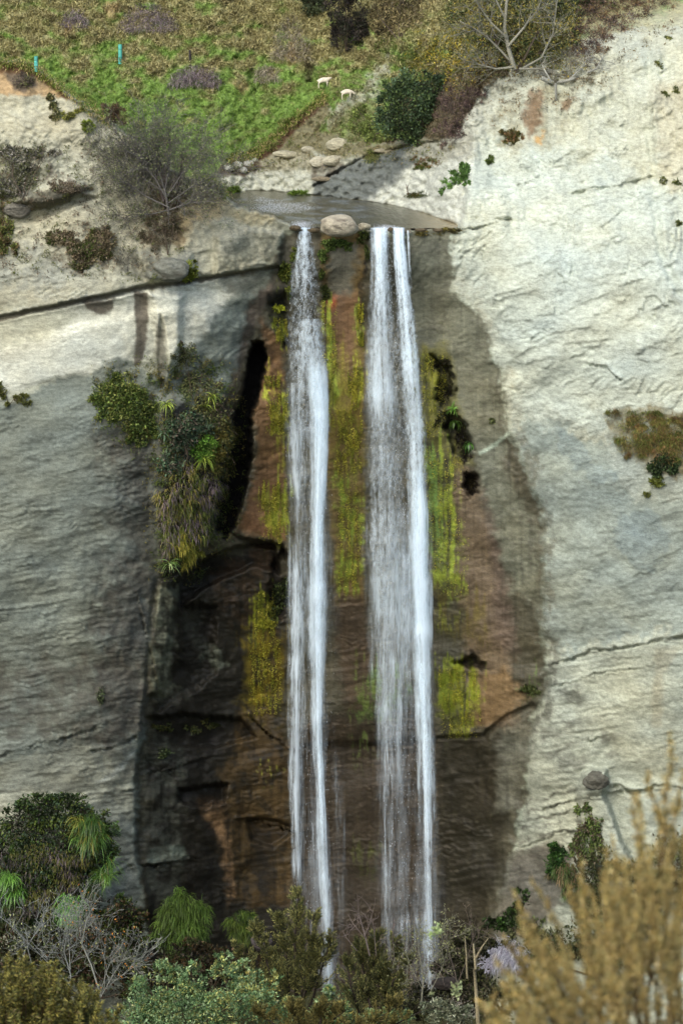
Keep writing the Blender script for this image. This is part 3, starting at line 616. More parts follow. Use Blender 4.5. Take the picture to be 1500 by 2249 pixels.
# ------------------------------------------------------------------ mesh building
def tag(o, label=None, cat=None, group=None, kind=None):
    if label: o['label'] = label
    if cat: o['category'] = cat
    if group: o['group'] = group
    if kind: o['kind'] = kind
    return o
def empty(name, loc, label, cat, group=None):
    o = bpy.data.objects.new(name, None); COL.objects.link(o); o.location = Vector(loc); o.empty_display_size = .3
    return tag(o, label, cat, group)
def mesh_obj(name, V, Fq=None, Ft=None, col=None, mat=None, parent=None, smooth=True, attrs=None, uv=None):
    V = np.asarray(V, np.float32)
    if parent is not None: V = V - np.array(parent.matrix_basis.translation, np.float32)
    me = bpy.data.meshes.new(name)
    nq = 0 if Fq is None else len(Fq); ntr = 0 if Ft is None else len(Ft)
    loops = []
    if nq: loops.append(np.asarray(Fq, np.int32).ravel())
    if ntr: loops.append(np.asarray(Ft, np.int32).ravel())
    li = np.concatenate(loops)
    me.vertices.add(len(V)); me.vertices.foreach_set('co', V.ravel())
    me.loops.add(len(li)); me.loops.foreach_set('vertex_index', li)
    me.polygons.add(nq + ntr)
    st = np.concatenate([np.arange(nq) * 4, nq * 4 + np.arange(ntr) * 3]).astype(np.int32)
    me.polygons.foreach_set('loop_start', st)
    me.polygons.foreach_set('use_smooth', np.full(nq + ntr, smooth, bool))
    me.update(calc_edges=True)
    if col is not None:
        a = me.color_attributes.new('Col', 'FLOAT_COLOR', 'POINT')
        c4 = np.ones((len(V), 4), np.float32); c4[:, :3] = col; a.data.foreach_set('color', c4.ravel())
    for k, v in (attrs or {}).items():
        a = me.attributes.new(k, 'FLOAT', 'POINT'); a.data.foreach_set('value', np.asarray(v, np.float32))
    if uv is not None:
        ul = me.uv_layers.new(name='UVMap'); ul.data.foreach_set('uv', np.asarray(uv, np.float32)[li].ravel())
    if mat: me.materials.append(mat)
    o = bpy.data.objects.new(name, me); COL.objects.link(o)
    if parent is not None: o.parent = parent
    return o
def unit(v): return v / (np.linalg.norm(v, axis=-1, keepdims=True) + 1e-9)
class G:
    def __init__(s): s.V = []; s.C = []; s.Q = []; s.T = []; s.n = 0
    def add(s, V, col, Q=None, T=None):
        V = np.asarray(V, float).reshape(-1, 3); col = np.broadcast_to(np.asarray(col, float), V.shape)
        if Q is not None: s.Q.append(np.asarray(Q) + s.n)
        if T is not None: s.T.append(np.asarray(T) + s.n)
        s.V.append(V); s.C.append(col); s.n += len(V)
    def leaves(s, P, dirs, ln, wd, col, curl=.15):
        """one folded rhombus per leaf"""
        P = np.asarray(P); n = len(P); dirs = unit(dirs)
        r = unit(rnd.normal(size=(n, 3))); side = unit(np.cross(dirs, r)); nor = np.cross(dirs, side)
        ln = np.broadcast_to(ln, (n,))[:, None]; wd = np.broadcast_to(wd, (n,))[:, None]
        a = P; b = P + dirs * ln * .45 + side * wd * .5 + nor * ln * curl; c = P + dirs * ln; d = P + dirs * ln * .45 - side * wd * .5 + nor * ln * curl
        V = np.stack([a, b, c, d], 1).reshape(-1, 3)
        s.add(V, np.repeat(col, 4, 0), Q=np.arange(n * 4).reshape(n, 4))
    def blades(s, P, dirs, ln, wd, droop, col, seg=4, tipcol=None):
        """arching strap leaves: start along dirs and bend down"""
        P = np.asarray(P, float); n = len(P); dirs = unit(dirs)
        ln = np.broadcast_to(ln, (n,)).astype(float); wd = np.broadcast_to(wd, (n,)).astype(float); droop = np.broadcast_to(droop, (n,)).astype(float)
        side = unit(np.cross(dirs, np.array([0, 0, 1.]) + rnd.normal(size=(n, 3)) * .3))
        p = P.copy(); d = dirs.copy(); rows = []; cols = []
        for k in range(seg + 1):
            t = k / seg; w = wd * (1 - t ** 1.6) * (.6 + .4 * min(1, t * 4)) + wd * .03
            rows.append(p - side * w[:, None] / 2); rows.append(p + side * w[:, None] / 2)
            cc = col if tipcol is None else col * (1 - t ** 2) + tipcol * t ** 2
            cols += [cc, cc]
            p = p + d * (ln / seg)[:, None]; d = unit(d + np.array([0, 0, -1.]) * (droop / seg)[:, None])
        V = np.stack(rows, 1); Cc = np.stack(cols, 1); m = 2 * (seg + 1)
        q = np.array([[2 * k, 2 * k + 1, 2 * k + 3, 2 * k + 2] for k in range(seg)])
        Q = (np.arange(n)[:, None, None] * m + q[None]).reshape(-1, 4)
        s.add(V.reshape(-1, 3), Cc.reshape(-1, 3), Q=Q)
    def tube(s, pts, rad, col, n=4):
        pts = np.asarray(pts, float); m = len(pts); rad = np.broadcast_to(rad, (m,))
        t = np.gradient(pts, axis=0) if m > 1 else np.array([[0, 0, 1.]]); t = unit(t)
        ref = np.array([.3, 1., .2]); a = unit(np.cross(t, ref)); b = np.cross(t, a)
        th = np.arange(n) / n * 2 * np.pi
        V = pts[:, None] + (a[:, None] * np.cos(th)[None, :, None] + b[:, None] * np.sin(th)[None, :, None]) * rad[:, None, None]
        i = np.arange(m - 1)[:, None] * n; j = np.arange(n)[None]; j2 = (j + 1) % n
        Q = np.stack([i + j, i + j2, i + n + j2, i + n + j], -1).reshape(-1, 4)
        s.add(V.reshape(-1, 3), col, Q=Q)
    def build(s, name, mat, parent=None, smooth=True, attrs=None):
        V = np.concatenate(s.V); Cc = np.concatenate(s.C).clip(0, .9)
        return mesh_obj(name, V, np.concatenate(s.Q) if s.Q else None, np.concatenate(s.T) if s.T else None, Cc, mat, parent, smooth, attrs)

def grow(g, p, d, ln, r, depth, col, spread=.6, up=.15, kids=(2, 4), shrink=.68, wob=.18, tips=None, minr=.006, segs=4, n=4, flat=1.0):
    """recursive tapering branches"""
    pts = [np.array(p, float)]; d = np.array(d, float); d /= np.linalg.norm(d)
    spots = []
    for k in range(segs):
        d = d + rnd.normal(size=3) * wob + np.array([0, 0, up * .3]); d /= np.linalg.norm(d)
        pts.append(pts[-1] + d * ln / segs * np.array([1, flat, 1])); spots.append((pts[-1], d.copy()))
    r1 = max(minr, r * .62)
    g.tube(pts, np.linspace(r, r1, len(pts)), col * rnd.uniform(.75, 1.2), n=n)
    if tips is not None and depth <= 1: tips.extend(spots)
    if depth <= 0: return
    for _ in range(rnd.integers(kids[0], kids[1] + 1)):
        sp, sdv = spots[rnd.integers(max(0, segs // 2 - 1), segs)]
        nd = sdv + rnd.normal(size=3) * spread + np.array([0, 0, up])
        grow(g, sp, nd, ln * shrink * rnd.uniform(.7, 1.15), r1 * .8, depth - 1, col, spread, up, kids, shrink, wob, tips, minr, segs, max(3, n - 1), flat)

def pick(pal, n, w=None, jit=.18):
    pal = np.array([C(*p) for p in pal]) * PB; k = rnd.choice(len(pal), n, p=w)
    return pal[k] * (1 + rnd.normal(size=(n, 1)) * jit).clip(.45, 1.7)
def blob_points(blobs, n, clumps, sig=.2, shell=.55):
    """clumped points in photo-plane ellipses; returns px, py, t (towards viewer, -1..1), size, clump id"""
    B = np.array(blobs, float); a = B[:, 2] * B[:, 3]; pb = a / a.sum()
    kb_ = rnd.choice(len(B), clumps, p=pb)
    dirv = unit(rnd.normal(size=(clumps, 3))); rr = rnd.uniform(shell, .95, clumps)[:, None]
    cc = dirv * rr
    ki = rnd.integers(0, clumps, n)
    off = rnd.normal(size=(n, 3)) * sig
    q = cc[ki] + off
    L = np.linalg.norm(q, axis=1, keepdims=True); q = np.where(L > 1.12, q / L * 1.12, q)
    sd_ = float(B[0, 0] * .37 + B[0, 1] * .11); u_ = q / (L + 1e-6)
    q = q * (1.0 + .42 * fbm(u_[:, 0] * 2.1 + sd_ + kb_[ki] * 5.3, u_[:, 2] * 2.1 + u_[:, 1], 3, 700) + .12 * rnd.normal(size=clumps)[ki])[:, None]
    b = B[kb_[ki]]
    return b[:, 0] + q[:, 0] * b[:, 2], b[:, 1] - q[:, 2] * b[:, 3], q[:, 1], np.sqrt(b[:, 2] * b[:, 3]), ki, q

def bush(name, label, cat, blobs, n, leaf, pal, d=None, hug=False, thick=None, clumps=None, ratio=.5, up=.4, hang=0., mat=None, blades=False,
         base=None, group=None, stems=True, sig=.2, barkc=(90, 80, 66), weights=None, twigs=0, twigc=(140, 130, 125), jit=.18, droop=1.):
    """leafy plant. blobs in photo pixels, leaf length in m; d = distance, or hug the rock face"""
    mat = mat or M_LEAF
    if n > 800:
        nb = []
        for b_ in blobs:
            nb.append((b_[0], b_[1], b_[2] * .78, b_[3] * .78))
            for _ in range(7 if n > 3000 else 4):
                a_ = rnd.uniform(0, 6.28); k_ = rnd.uniform(.18, .42); q_ = rnd.uniform(.65, 1.02)
                nb.append((b_[0] + math.cos(a_) * b_[2] * q_, b_[1] - math.sin(a_) * b_[3] * q_, b_[2] * k_, b_[3] * k_))
        sblobs = blobs; blobs = nb
    else: sblobs = blobs
    B = np.array(blobs, float); clumps = clumps or max(10, n // 45)
    px, py, t, R, ki, q = blob_points(blobs, n, clumps, sig)
    bx, by = base if base else (B[:, 0].mean(), (B[:, 1] + B[:, 3]).max())
    d0 = d if d is not None else float(sdist(bx, by)) - .1
    Rm = R * d0 / F * (thick or 1.)
    if hug: dist = sdist(px, py) - np.abs(t) * Rm * .7 - .05
    else: dist = d0 + t * Rm
    P = W(px, py, dist)
    loc = W(bx, by, d0 if not hug else float(sdist(bx, by)))
    root = empty(name, loc, label, cat, group)
    if name.startswith('hanging'): pal = [tuple(min(255, x * 1.13) for x in p_) for p_ in pal]
    cb = (1 + rnd.normal(size=clumps) * .22).clip(.5, 1.6)[ki]
    pc = rnd.integers(0, len(pal), clumps)[ki] if weights is None else rnd.choice(len(pal), clumps, p=weights)[ki]
    base_c = np.array([C(*p_) for p_ in pal]) * PB; mixm = (rnd.random(n) < .65)[:, None]
    col = np.where(mixm, base_c[pc], pick(pal, n, weights, 0)) * cb[:, None] * (1 + rnd.normal(size=(n, 1)) * jit).clip(.5, 1.6)
    out = np.stack([q[:, 0], q[:, 1], q[:, 2]], -1)
    dirs = out * .6 + rnd.normal(size=(n, 3)) * .7 + np.array([0, -.2, up - hang * 2])
    g = G(); L = leaf * rnd.uniform(.6, 1.35, n)
    if blades: g.blades(P, dirs + np.array([0, -.4, .3]), L, L * ratio, droop, col, 3)
    else: g.leaves(P, dirs, L, L * ratio, col)
    g.build('foliage', mat, root)
    if stems:
        g = G(); bc_ = C(*barkc); s = d0 / F
        for b in sblobs:
            tgt = W(b[0], b[1] - b[3] * .2, d0 if not hug else float(sdist(b[0], b[1])) - .2)
            p0 = np.array(loc); mid = (p0 + tgt) / 2 + rnd.normal(size=3) * .15 * b[2] * s
            r0 = max(.02, min(.14, b[2] * s * .035))
            g.tube([p0, mid, tgt], [r0, r0 * .7, r0 * .4], bc_, 5)
            for k in range(5 + twigs):
                dv = unit(rnd.normal(size=3) + np.array([0, -.2, .5])); e = W(b[0] + dv[0] * b[2] * .9, b[1] - dv[2] * b[3] * .95, (d0 if not hug else float(sdist(b[0], b[1])) - .2) + dv[1] * b[2] * s * .7 * (thick or 1))
                m2 = (tgt + e) / 2 + rnd.normal(size=3) * .1 * b[2] * s + np.array([0, 0, .05])
                g.tube([mid if k % 2 else tgt, m2, e], [r0 * .45, r0 * .3, .012], bc_ if k < 5 else C(*twigc), 3)
        g.build('branches', M_BARK, root)['kind'] = 'stuff'
    return root

# ------------------------------------------------------------------ build terrain sheets
ny, nx = PX.shape
VT = W(PX, PY, DEP).reshape(-1, 3)
idx = np.arange(ny * nx).reshape(ny, nx)
quads = np.stack([idx[:-1, :-1], idx[1:, :-1], idx[1:, 1:], idx[:-1, 1:]], -1).reshape(-1, 4)
hill_v = ((mB > .5) & (gm > .5)).reshape(-1)
hq = hill_v[quads].all(1)
def sheet(name, q, mat):
    used, inv = np.unique(q, return_inverse=True)
    o = mesh_obj(name, VT[used], inv.reshape(-1, 4), None, colr.reshape(-1, 3)[used], mat, None, True,
                 {'wet': wet.reshape(-1)[used], 'fuzz': fuzz.reshape(-1)[used]})
    return o
tag(sheet('cliff', quads[~hq], M_ROCK), 'pale mudstone cliff with a wet brown mossy alcove behind the falls', kind='structure')
tag(sheet('hillside', quads[hq], M_GROUND), 'steep rough green and straw coloured paddock above the cliff', kind='structure')

# valley floor: falls away from the viewpoint to the foot of the cliff, and runs on all round
u_ = np.concatenate([np.linspace(-1500, -160, 12)[:-1], np.linspace(-160, 160, 81), np.linspace(160, 1500, 12)[1:]])
v_ = np.concatenate([np.linspace(-1500, -300, 8)[:-1], np.linspace(-300, 40, 120)])
GX, GY = np.meshgrid(u_, v_)
dd_ = GY + 200
gz = interp(dd_, [(-1400, 30), (-300, 30), (-20, 24.5), (0, 23.6), (10, 19.0), (22, 13.5), (60, -3.5), (100, -21.5), (140, -39.5), (165, -50), (176, -54.2), (186, -58), (192, -61), (240, -62)])
gz = gz + fbm(GX / 14, GY / 14, 4, 201) * .8 * ss(8, 40, dd_) + ss(30, 160, np.abs(GX)) * 12 * ss(160, 60, dd_)
gi = np.arange(GX.size).reshape(GX.shape)
gq = np.stack([gi[:-1, :-1], gi[:-1, 1:], gi[1:, 1:], gi[1:, :-1]], -1).reshape(-1, 4)
gcol = C(70, 72, 40) * (1 + .4 * fbm(GX / 5, GY / 5, 4, 203))[..., None]
tag(mesh_obj('ground', np.stack([GX, GY, gz], -1).reshape(-1, 3), gq, None, gcol.reshape(-1, 3), M_GROUND, attrs={'wet': np.zeros(GX.size), 'fuzz': np.zeros(GX.size)}), 'dark scrubby valley floor at the foot of the cliff', kind='structure')

# ------------------------------------------------------------------ stream
m, nt, N = new_mat('stream_water')
tc = N('TexCoord'); bs = N('BsdfPrincipled'); out = N('OutputMaterial')
at = N('Attribute', attribute_name='foam'); ca = N('Attribute', attribute_name='Col')
mp = N('Mapping'); mp.inputs['Scale'].default_value = (1.0, .55, 1); nt.links.new(tc.outputs['Object'], mp.inputs['Vector'])
no = N('TexNoise'); no.inputs['Scale'].default_value = 3.0; no.inputs['Detail'].default_value = 6; nt.links.new(mp.outputs[0], no.inputs['Vector'])
nf = N('TexNoise'); nf.inputs['Scale'].default_value = 9; nf.inputs['Detail'].default_value = 6; nt.links.new(mp.outputs[0], nf.inputs['Vector'])
th = N('Math', operation='ADD'); nt.links.new(nf.outputs['Fac'], th.inputs[0]); nt.links.new(at.outputs['Fac'], th.inputs[1])
mr = N('MapRange'); mr.inputs['From Min'].default_value = .90; mr.inputs['From Max'].default_value = 1.12; nt.links.new(th.outputs[0], mr.inputs['Value'])
mx = N('MixRGB'); mx.inputs['Color2'].default_value = (.74, .8, .84, 1); nt.links.new(ca.outputs['Color'], mx.inputs['Color1']); nt.links.new(mr.outputs[0], mx.inputs['Fac'])
nt.links.new(mx.outputs[0], bs.inputs['Base Color'])
rr = N('MapRange'); rr.inputs['To Min'].default_value = .22; rr.inputs['To Max'].default_value = .7; nt.links.new(mr.outputs[0], rr.inputs['Value']); nt.links.new(rr.outputs[0], bs.inputs['Roughness'])
bu = N('Bump'); bu.inputs['Strength'].default_value = .9; bu.inputs['Distance'].default_value = .16; nt.links.new(no.outputs['Fac'], bu.inputs['Height']); nt.links.new(bu.outputs[0], bs.inputs['Normal'])
nt.links.new(bs.outputs[0], out.inputs['Surface']); M_STREAM = m
sx = np.arange(440, 1012, 3.); sy = np.concatenate([np.arange(412, 500, 2.), np.arange(500, 513, 1.5)])
SX, SY = np.meshgrid(sx, sy)
dev = (4.5 * fbm(SX / 26, SX * 0, 3, 310) + 1.5) * ss(465, 502, SY)
SY0 = SY; sdst = CAMZ * F / (SY - dev - HOR)
lipd = CAMZ * F / (502 - HOR)
over = (SY - 502).clip(0)
sdst = np.where(SY0 > 502, CAMZ * F / (502 - dev - HOR) - .02 * over, sdst); SY = SY - dev
P = W(SX, SY, sdst); P[..., 2] = np.where(SY0 > 502, CAMZ - (SY - HOR) / F * sdst, P[..., 2])
P[..., 2] += fbm(SX / 14, SY / 5, 3, 301) * .06 * ss(500, 480, SY)
keepx = (SY0 < 502) | ((SX > 655) & (SX < 695)) | ((SX > 812) & (SX < 905))
foam = .50 * ss(70, 5, np.hypot((SX - 662) * 1.0, (SY - 492) * 3)) + .5 * ss(66, 5, np.hypot((SX - 850) * .9, (SY - 499) * 4)) + .42 * ss(70, 20, np.hypot((SX - 620) * .5, (SY - 455) * 2.5)) + .3 * ss(50, 5, np.hypot((SX - 560) * .6, (SY - 432) * 3)) + .25 * ss(60, 5, np.hypot((SX - 790) * .6, (SY - 480) * 3))
scol = np.empty(SX.shape + (3,)); scol[:] = C(92, 90, 70)
sm = ss(420, 470, SY)[..., None]; scol = scol * (1 - .3 * sm) ; bl = (ss(-.1, .3, fbm(SX / 50, SY / 6, 4, 302)) * ss(860, 760, SX) * ss(425, 440, SY))[..., None]; scol = scol * (1 - bl * .7) + C(128, 138, 142) * bl * .7; scol *= (1 + .6 * fbm(SX / 60, SY / 7, 4, 303))[..., None]
sb = ss(870, 990, SX)[..., None]; scol = scol * (1 - sb) + C(158, 146, 112) * sb * (1 + .2 * fbm(SX / 20, SY / 6, 4, 305))[..., None]
si = np.arange(SX.size).reshape(SX.shape); sq = np.stack([si[:-1, :-1], si[1:, :-1], si[1:, 1:], si[:-1, 1:]], -1).reshape(-1, 4)
sq = sq[keepx.reshape(-1)[sq].all(1)]
tag(mesh_obj('stream', P.reshape(-1, 3), sq, None, scol.reshape(-1, 3), M_STREAM, attrs={'foam': foam.reshape(-1)}), 'shallow brown stream sliding over the lip of the cliff', kind='structure')

# ------------------------------------------------------------------ waterfalls: layered curtains of falling water with real depth, plus droplets
m, nt, N = new_mat('falling_water')
uvn = N('UVMap'); at = N('Attribute', attribute_name='dens'); bk = N('Attribute', attribute_name='broken')
def streak(scale_v, seedz, det=4, rough=.6):
    mp = N('Mapping'); mp.inputs['Scale'].default_value = scale_v; mp.inputs['Location'].default_value = (seedz, seedz * 2.3, 0)
    nt.links.new(uvn.outputs[0], mp.inputs['Vector']); no = N('TexNoise'); no.noise_dimensions = '2D'
    no.inputs['Scale'].default_value = 1; no.inputs['Detail'].default_value = det; no.inputs['Roughness'].default_value = rough
    nt.links.new(mp.outputs[0], no.inputs['Vector']); return no
n_long = streak((2.4, .13, 1), 1.7, 3); n_fine = streak((7.5, .75, 1), 5.2, 4, .65); n_drop = streak((4.2, 1.7, 1), 9.1, 5, .68)
a1 = N('Math', operation='MULTIPLY_ADD'); a1.inputs[1].default_value = .45; nt.links.new(n_fine.outputs['Fac'], a1.inputs[0])
h1 = N('Math', operation='MULTIPLY'); h1.inputs[1].default_value = .55; nt.links.new(n_long.outputs['Fac'], h1.inputs[0]); nt.links.new(h1.outputs[0], a1.inputs[2])
mixn = N('MixRGB'); nt.links.new(bk.outputs['Fac'], mixn.inputs['Fac']); nt.links.new(a1.outputs[0], mixn.inputs['Color1']); nt.links.new(n_drop.outputs['Fac'], mixn.inputs['Color2'])
thr = N('Math', operation='MULTIPLY_ADD'); thr.inputs[1].default_value = -.50; thr.inputs[2].default_value = .70; nt.links.new(at.outputs['Fac'], thr.inputs[0])
df = N('Math', operation='SUBTRACT'); nt.links.new(mixn.outputs[0], df.inputs[0]); nt.links.new(thr.outputs[0], df.inputs[1])
mr = N('MapRange'); mr.interpolation_type = 'SMOOTHSTEP'; mr.inputs['From Min'].default_value = -.15; mr.inputs['From Max'].default_value = .24; mr.inputs['To Max'].default_value = .95; nt.links.new(df.outputs[0], mr.inputs['Value'])
edge = N('MapRange'); edge.inputs['From Max'].default_value = .85; nt.links.new(at.outputs['Fac'], edge.inputs['Value'])
al = N('Math', operation='MULTIPLY'); nt.links.new(mr.outputs[0], al.inputs[0]); nt.links.new(edge.outputs[0], al.inputs[1])
di = N('BsdfDiffuse'); di.inputs['Color'].default_value = (.78, .92, 1.0, 1); tl = N('BsdfTranslucent'); tl.inputs['Color'].default_value = (.8, .9, .97, 1)
mxs = N('MixShader'); mxs.inputs[0].default_value = .35; nt.links.new(di.outputs[0], mxs.inputs[1]); nt.links.new(tl.outputs[0], mxs.inputs[2])
tp = N('BsdfTransparent'); mo = N('MixShader'); nt.links.new(al.outputs[0], mo.inputs[0]); nt.links.new(tp.outputs[0], mo.inputs[1]); nt.links.new(mxs.outputs[0], mo.inputs[2])
out = N('OutputMaterial'); nt.links.new(mo.outputs[0], out.inputs['Surface']); M_FALL = m
m, nt, N = new_mat('water_drops')
bs = N('BsdfPrincipled'); bs.inputs['Base Color'].default_value = (.85, .92, .96, 1); bs.inputs['Roughness'].default_value = .3; out = N('OutputMaterial'); nt.links.new(bs.outputs[0], out.inputs['Surface']); M_DROP = m

def curtain(g, keys, d0, seed, sq_=1.0, inset=0., df=.86):
    """keys: (py, centre px, half width px, density, broken 0..1)"""
    K = np.array(keys, float); ys = np.arange(K[0, 0], K[-1, 0] + 1, 9.); nu = 14
    cx = np.interp(ys, K[:, 0], K[:, 1]); hw = np.interp(ys, K[:, 0], K[:, 2]) * 1.2; de = np.interp(ys, K[:, 0], K[:, 3]); br_ = np.interp(ys, K[:, 0], K[:, 4])
    cx = cx + fbm(ys / 160, ys * 0 + seed, 3, 400 + seed) * 2 * np.clip((ys - 560) / 200, 0, 1)
    hw = hw * (1 + .14 * fbm(ys / 60, ys * 0, 3, 420 + seed)); de = de * (1 + .5 * fbm(ys / 90, ys * 0, 3, 440 + seed))
    u = np.linspace(-1, 1, nu); U, Y = np.meshgrid(u, ys)
    px = cx[:, None] + U * hw[:, None]
    bulge = (1 - U ** 2) * hw[:, None] * d0 / F * .8
    push = interp(ys, [(492, -2.2), (498, -.9), (503, 0), (540, .55), (700, .9), (2300, 1.3)])[:, None]
    dist = d0 - push - bulge * sq_ + inset + .06 * fbm(U * 3, Y / 60, 2, 460 + seed)
    prof = (1 - U ** 2).clip(0) ** .75
    prof = prof * (1 + .9 * fbm(U * 3.2 + seed, Y / 300, 4, 480 + seed)).clip(.05)
    dens = (prof * de[:, None] * df).clip(0, 1)
    P = W(px, Y, dist); ny_, nx_ = U.shape
    ii = np.arange(U.size).reshape(U.shape); q_ = np.stack([ii[:-1, :-1], ii[1:, :-1], ii[1:, 1:], ii[:-1, 1:]], -1).reshape(-1, 4)
    uv_ = np.stack([px / 28 + seed * 3.7, Y / 28 + seed * 11.3], -1)
    g['V'].append(P.reshape(-1, 3)); g['Q'].append(q_ + g['n']); g['n'] += U.size
    g['d'].append(dens.ravel()); g['b'].append((br_[:, None] + .12 + .5 * fbm(U * 1.5 + seed, Y / 120, 3, 500 + seed)).clip(0, 1).ravel()); g['u'].append(uv_.reshape(-1, 2))
def build_curtain(g, name, root):
    return mesh_obj(name, np.concatenate(g['V']), np.concatenate(g['Q']), None, None, M_FALL, root, True, {'dens': np.concatenate(g['d']), 'broken': np.concatenate(g['b'])}, np.concatenate(g['u']))
def newg(): return {'V': [], 'Q': [], 'd': [], 'b': [], 'u': [], 'n': 0}
def drops(root, env, n, d0, size=.035):
    E = np.array(env, float); y = rnd.uniform(E[0, 0], E[-1, 0], n * 3); pr = np.interp(y, E[:, 0], E[:, 3]); y = y[rnd.random(len(y)) < pr][:n]; n = len(y)
    cx = np.interp(y, E[:, 0], E[:, 1]); hw = np.interp(y, E[:, 0], E[:, 2]); x = cx + np.clip(rnd.normal(size=n) * .42, -.95, .95) * hw
    dist = d0 - interp(y, [(500, .05), (540, .6), (700, .9), (2300, 1.3)]) + rnd.normal(size=n) * .3
    P = W(x, y, dist); s = size * rnd.uniform(.5, 1.5, n); h = s * rnd.uniform(1.2, 3.2, n)
    o = np.array([[1, 0, 0], [-.5, .87, 0], [-.5, -.87, 0]])
    V = np.concatenate([P[:, None] + o[None] * s[:, None, None] * .6, P[:, None] + np.array([0, 0, 1.]) * h[:, None, None], P[:, None] - np.array([0, 0, 1.]) * h[:, None, None]], 1)
    T_ = np.array([[0, 1, 3], [1, 2, 3], [2, 0, 3], [1, 0, 4], [2, 1, 4], [0, 2, 4]])
    o = mesh_obj('droplets', V.reshape(-1, 3), None, (np.arange(n)[:, None, None] * 5 + T_[None]).reshape(-1, 3), None, M_DROP, root, True)
    o['kind'] = 'stuff'
D0 = CAMZ * F / (502 - HOR) - .05
L_root = empty('waterfall', W(685, 2170, D0 - 1), 'narrower left waterfall dropping from beside the round boulder on the lip', 'waterfall', 'twin waterfalls')
main = newg()
for s in range(2):
    curtain(main, [(499, 668, 15, .95, .2), (530, 669, 17, .85, .8), (600, 668, 28, .62, 1), (680, 671, 38, .46, 1), (740, 675, 44, .62, .7), (850, 676, 48, .60, .3), (1000, 676, 50, .42, .1),
                   (1200, 682, 54, .40, .1), (1300, 686, 58, .52, .1), (1500, 688, 54, .38, 0), (1800, 690, 50, .32, 0), (1960, 697, 44, .30, 0), (2180, 716, 24, .42, 0)], D0 - s * .12, 1 + s, 1, s * .1, .66)
build_curtain(main, 'water_curtain', L_root)
sp = newg(); curtain(sp, [(1750, 695, 60, .1, 0), (1950, 705, 76, .36, 0), (2120, 712, 70, .3, 0), (2240, 715, 70, .12, 0)], D0 - .6, 49); build_curtain(sp, 'spray', L_root)
core = newg()
for s in range(2):
    curtain(core, [(700, 683, 24, .45, .8), (800, 695, 24, .75, .4), (900, 702, 22, 1.0, .15), (1000, 702, 20, .95, .05), (1150, 697, 16, .80, 0), (1300, 697, 24, .85, .1), (1450, 697, 20, .80, 0),
                   (1600, 698, 14, .72, 0), (1800, 706, 14, .60, 0), (1950, 714, 16, .62, 0), (2100, 721, 15, .55, 0), (2190, 722, 13, .7, 0)], D0 - .35 - s * .1, 11 + s)
curtain(core, [(820, 704, 13, .3, .3), (880, 706, 15, 1., .1), (1000, 706, 14, .9, 0), (1150, 700, 9, .8, 0), (1350, 700, 10, .8, 0), (1600, 700, 8, .7, 0), (1900, 712, 8, .7, 0), (2150, 722, 7, .5, 0)], D0 - .6, 15, df=1.1)
curtain(core, [(840, 650, 20, .45, .2), (1000, 648, 20, .6, .1), (1100, 654, 18, .6, 0), (1300, 652, 20, .75, .1), (1500, 650, 18, .75, 0), (1750, 648, 16, .68, 0), (1900, 652, 13, .7, 0), (1990, 660, 10, .3, 0)], D0 - .2, 17)
curtain(core, [(1640, 742, 16, .25, 0), (1800, 745, 16, .36, 0), (1960, 748, 12, .30, 0), (2050, 750, 8, .1, 0)], D0 - .1, 18)
build_curtain(core, 'water_strand', L_root)
drops(L_root, [(505, 670, 16, .9), (600, 668, 30, 1), (760, 675, 46, .8), (1000, 676, 54, .25), (2150, 700, 50, .12)], 2000, D0 - .2, .018)
R_root = empty('waterfall', W(900, 2180, D0 - 1), 'wider right waterfall of two braided strands left of the bright moss strip', 'waterfall', 'twin waterfalls')
g1 = newg()
for s in range(2):
    curtain(g1, [(499, 834, 21, .80, .2), (540, 834, 20, .80, .4), (620, 836, 22, .7, .6), (720, 836, 30, .62, .4), (850, 838, 36, .62, .2), (960, 842, 38, .48, .3), (1050, 845, 40, .42, .5), (1180, 846, 50, .48, .3),
                 (1300, 852, 48, .60, .05), (1430, 858, 46, .56, 0), (1560, 860, 44, .50, 0), (1640, 862, 42, .40, 0), (1800, 866, 40, .36, 0), (1950, 866, 36, .30, 0), (2080, 862, 30, .25, 0)], D0 - s * .12, 21 + s)
curtain(g1, [(1560, 845, 18, .25, 0), (1700, 843, 16, .42, 0), (1850, 846, 12, .48, 0), (1980, 850, 10, .45, 0), (2100, 853, 9, .3, 0)], D0 - .3, 25)
for s in range(2):
    curtain(g1, [(640, 880, 12, .1, .9), (720, 876, 40, .36, .8), (850, 872, 60, .44, .5), (1000, 872, 66, .42, .4), (1150, 874, 72, .46, .2), (1300, 878, 66, .48, .1), (1500, 884, 62, .36, 0), (1700, 890, 60, .27, 0), (1950, 900, 58, .24, 0), (2200, 905, 50, .28, 0)], D0 - .15 - s * .15, 41 + s, df=.64)
build_curtain(g1, 'water_curtain', R_root)
sp = newg(); curtain(sp, [(1750, 890, 70, .1, 0), (1950, 895, 90, .36, 0), (2130, 900, 90, .3, 0), (2240, 905, 90, .12, 0)], D0 - .6, 47); build_curtain(sp, 'spray', R_root)
g2 = newg()
for s in range(2):
    curtain(g2, [(499, 875, 14, .95, .2), (540, 877, 13, .9, .5), (620, 884, 15, .85, .9), (720, 894, 20, .75, .9), (850, 905, 22, .80, .6), (950, 912, 24, .75, .7), (1050, 916, 22, .85, .4), (1130, 922, 24, 1., .1),
                 (1300, 924, 25, .98, .05), (1420, 927, 24, .85, 0), (1560, 932, 22, .70, .1), (1700, 937, 22, .60, .1), (1850, 940, 24, .52, .1), (2000, 946, 24, .50, .1), (2150, 946, 24, .45, .1), (2220, 946, 22, .5, .1)], D0 - .3 - s * .12, 31 + s)
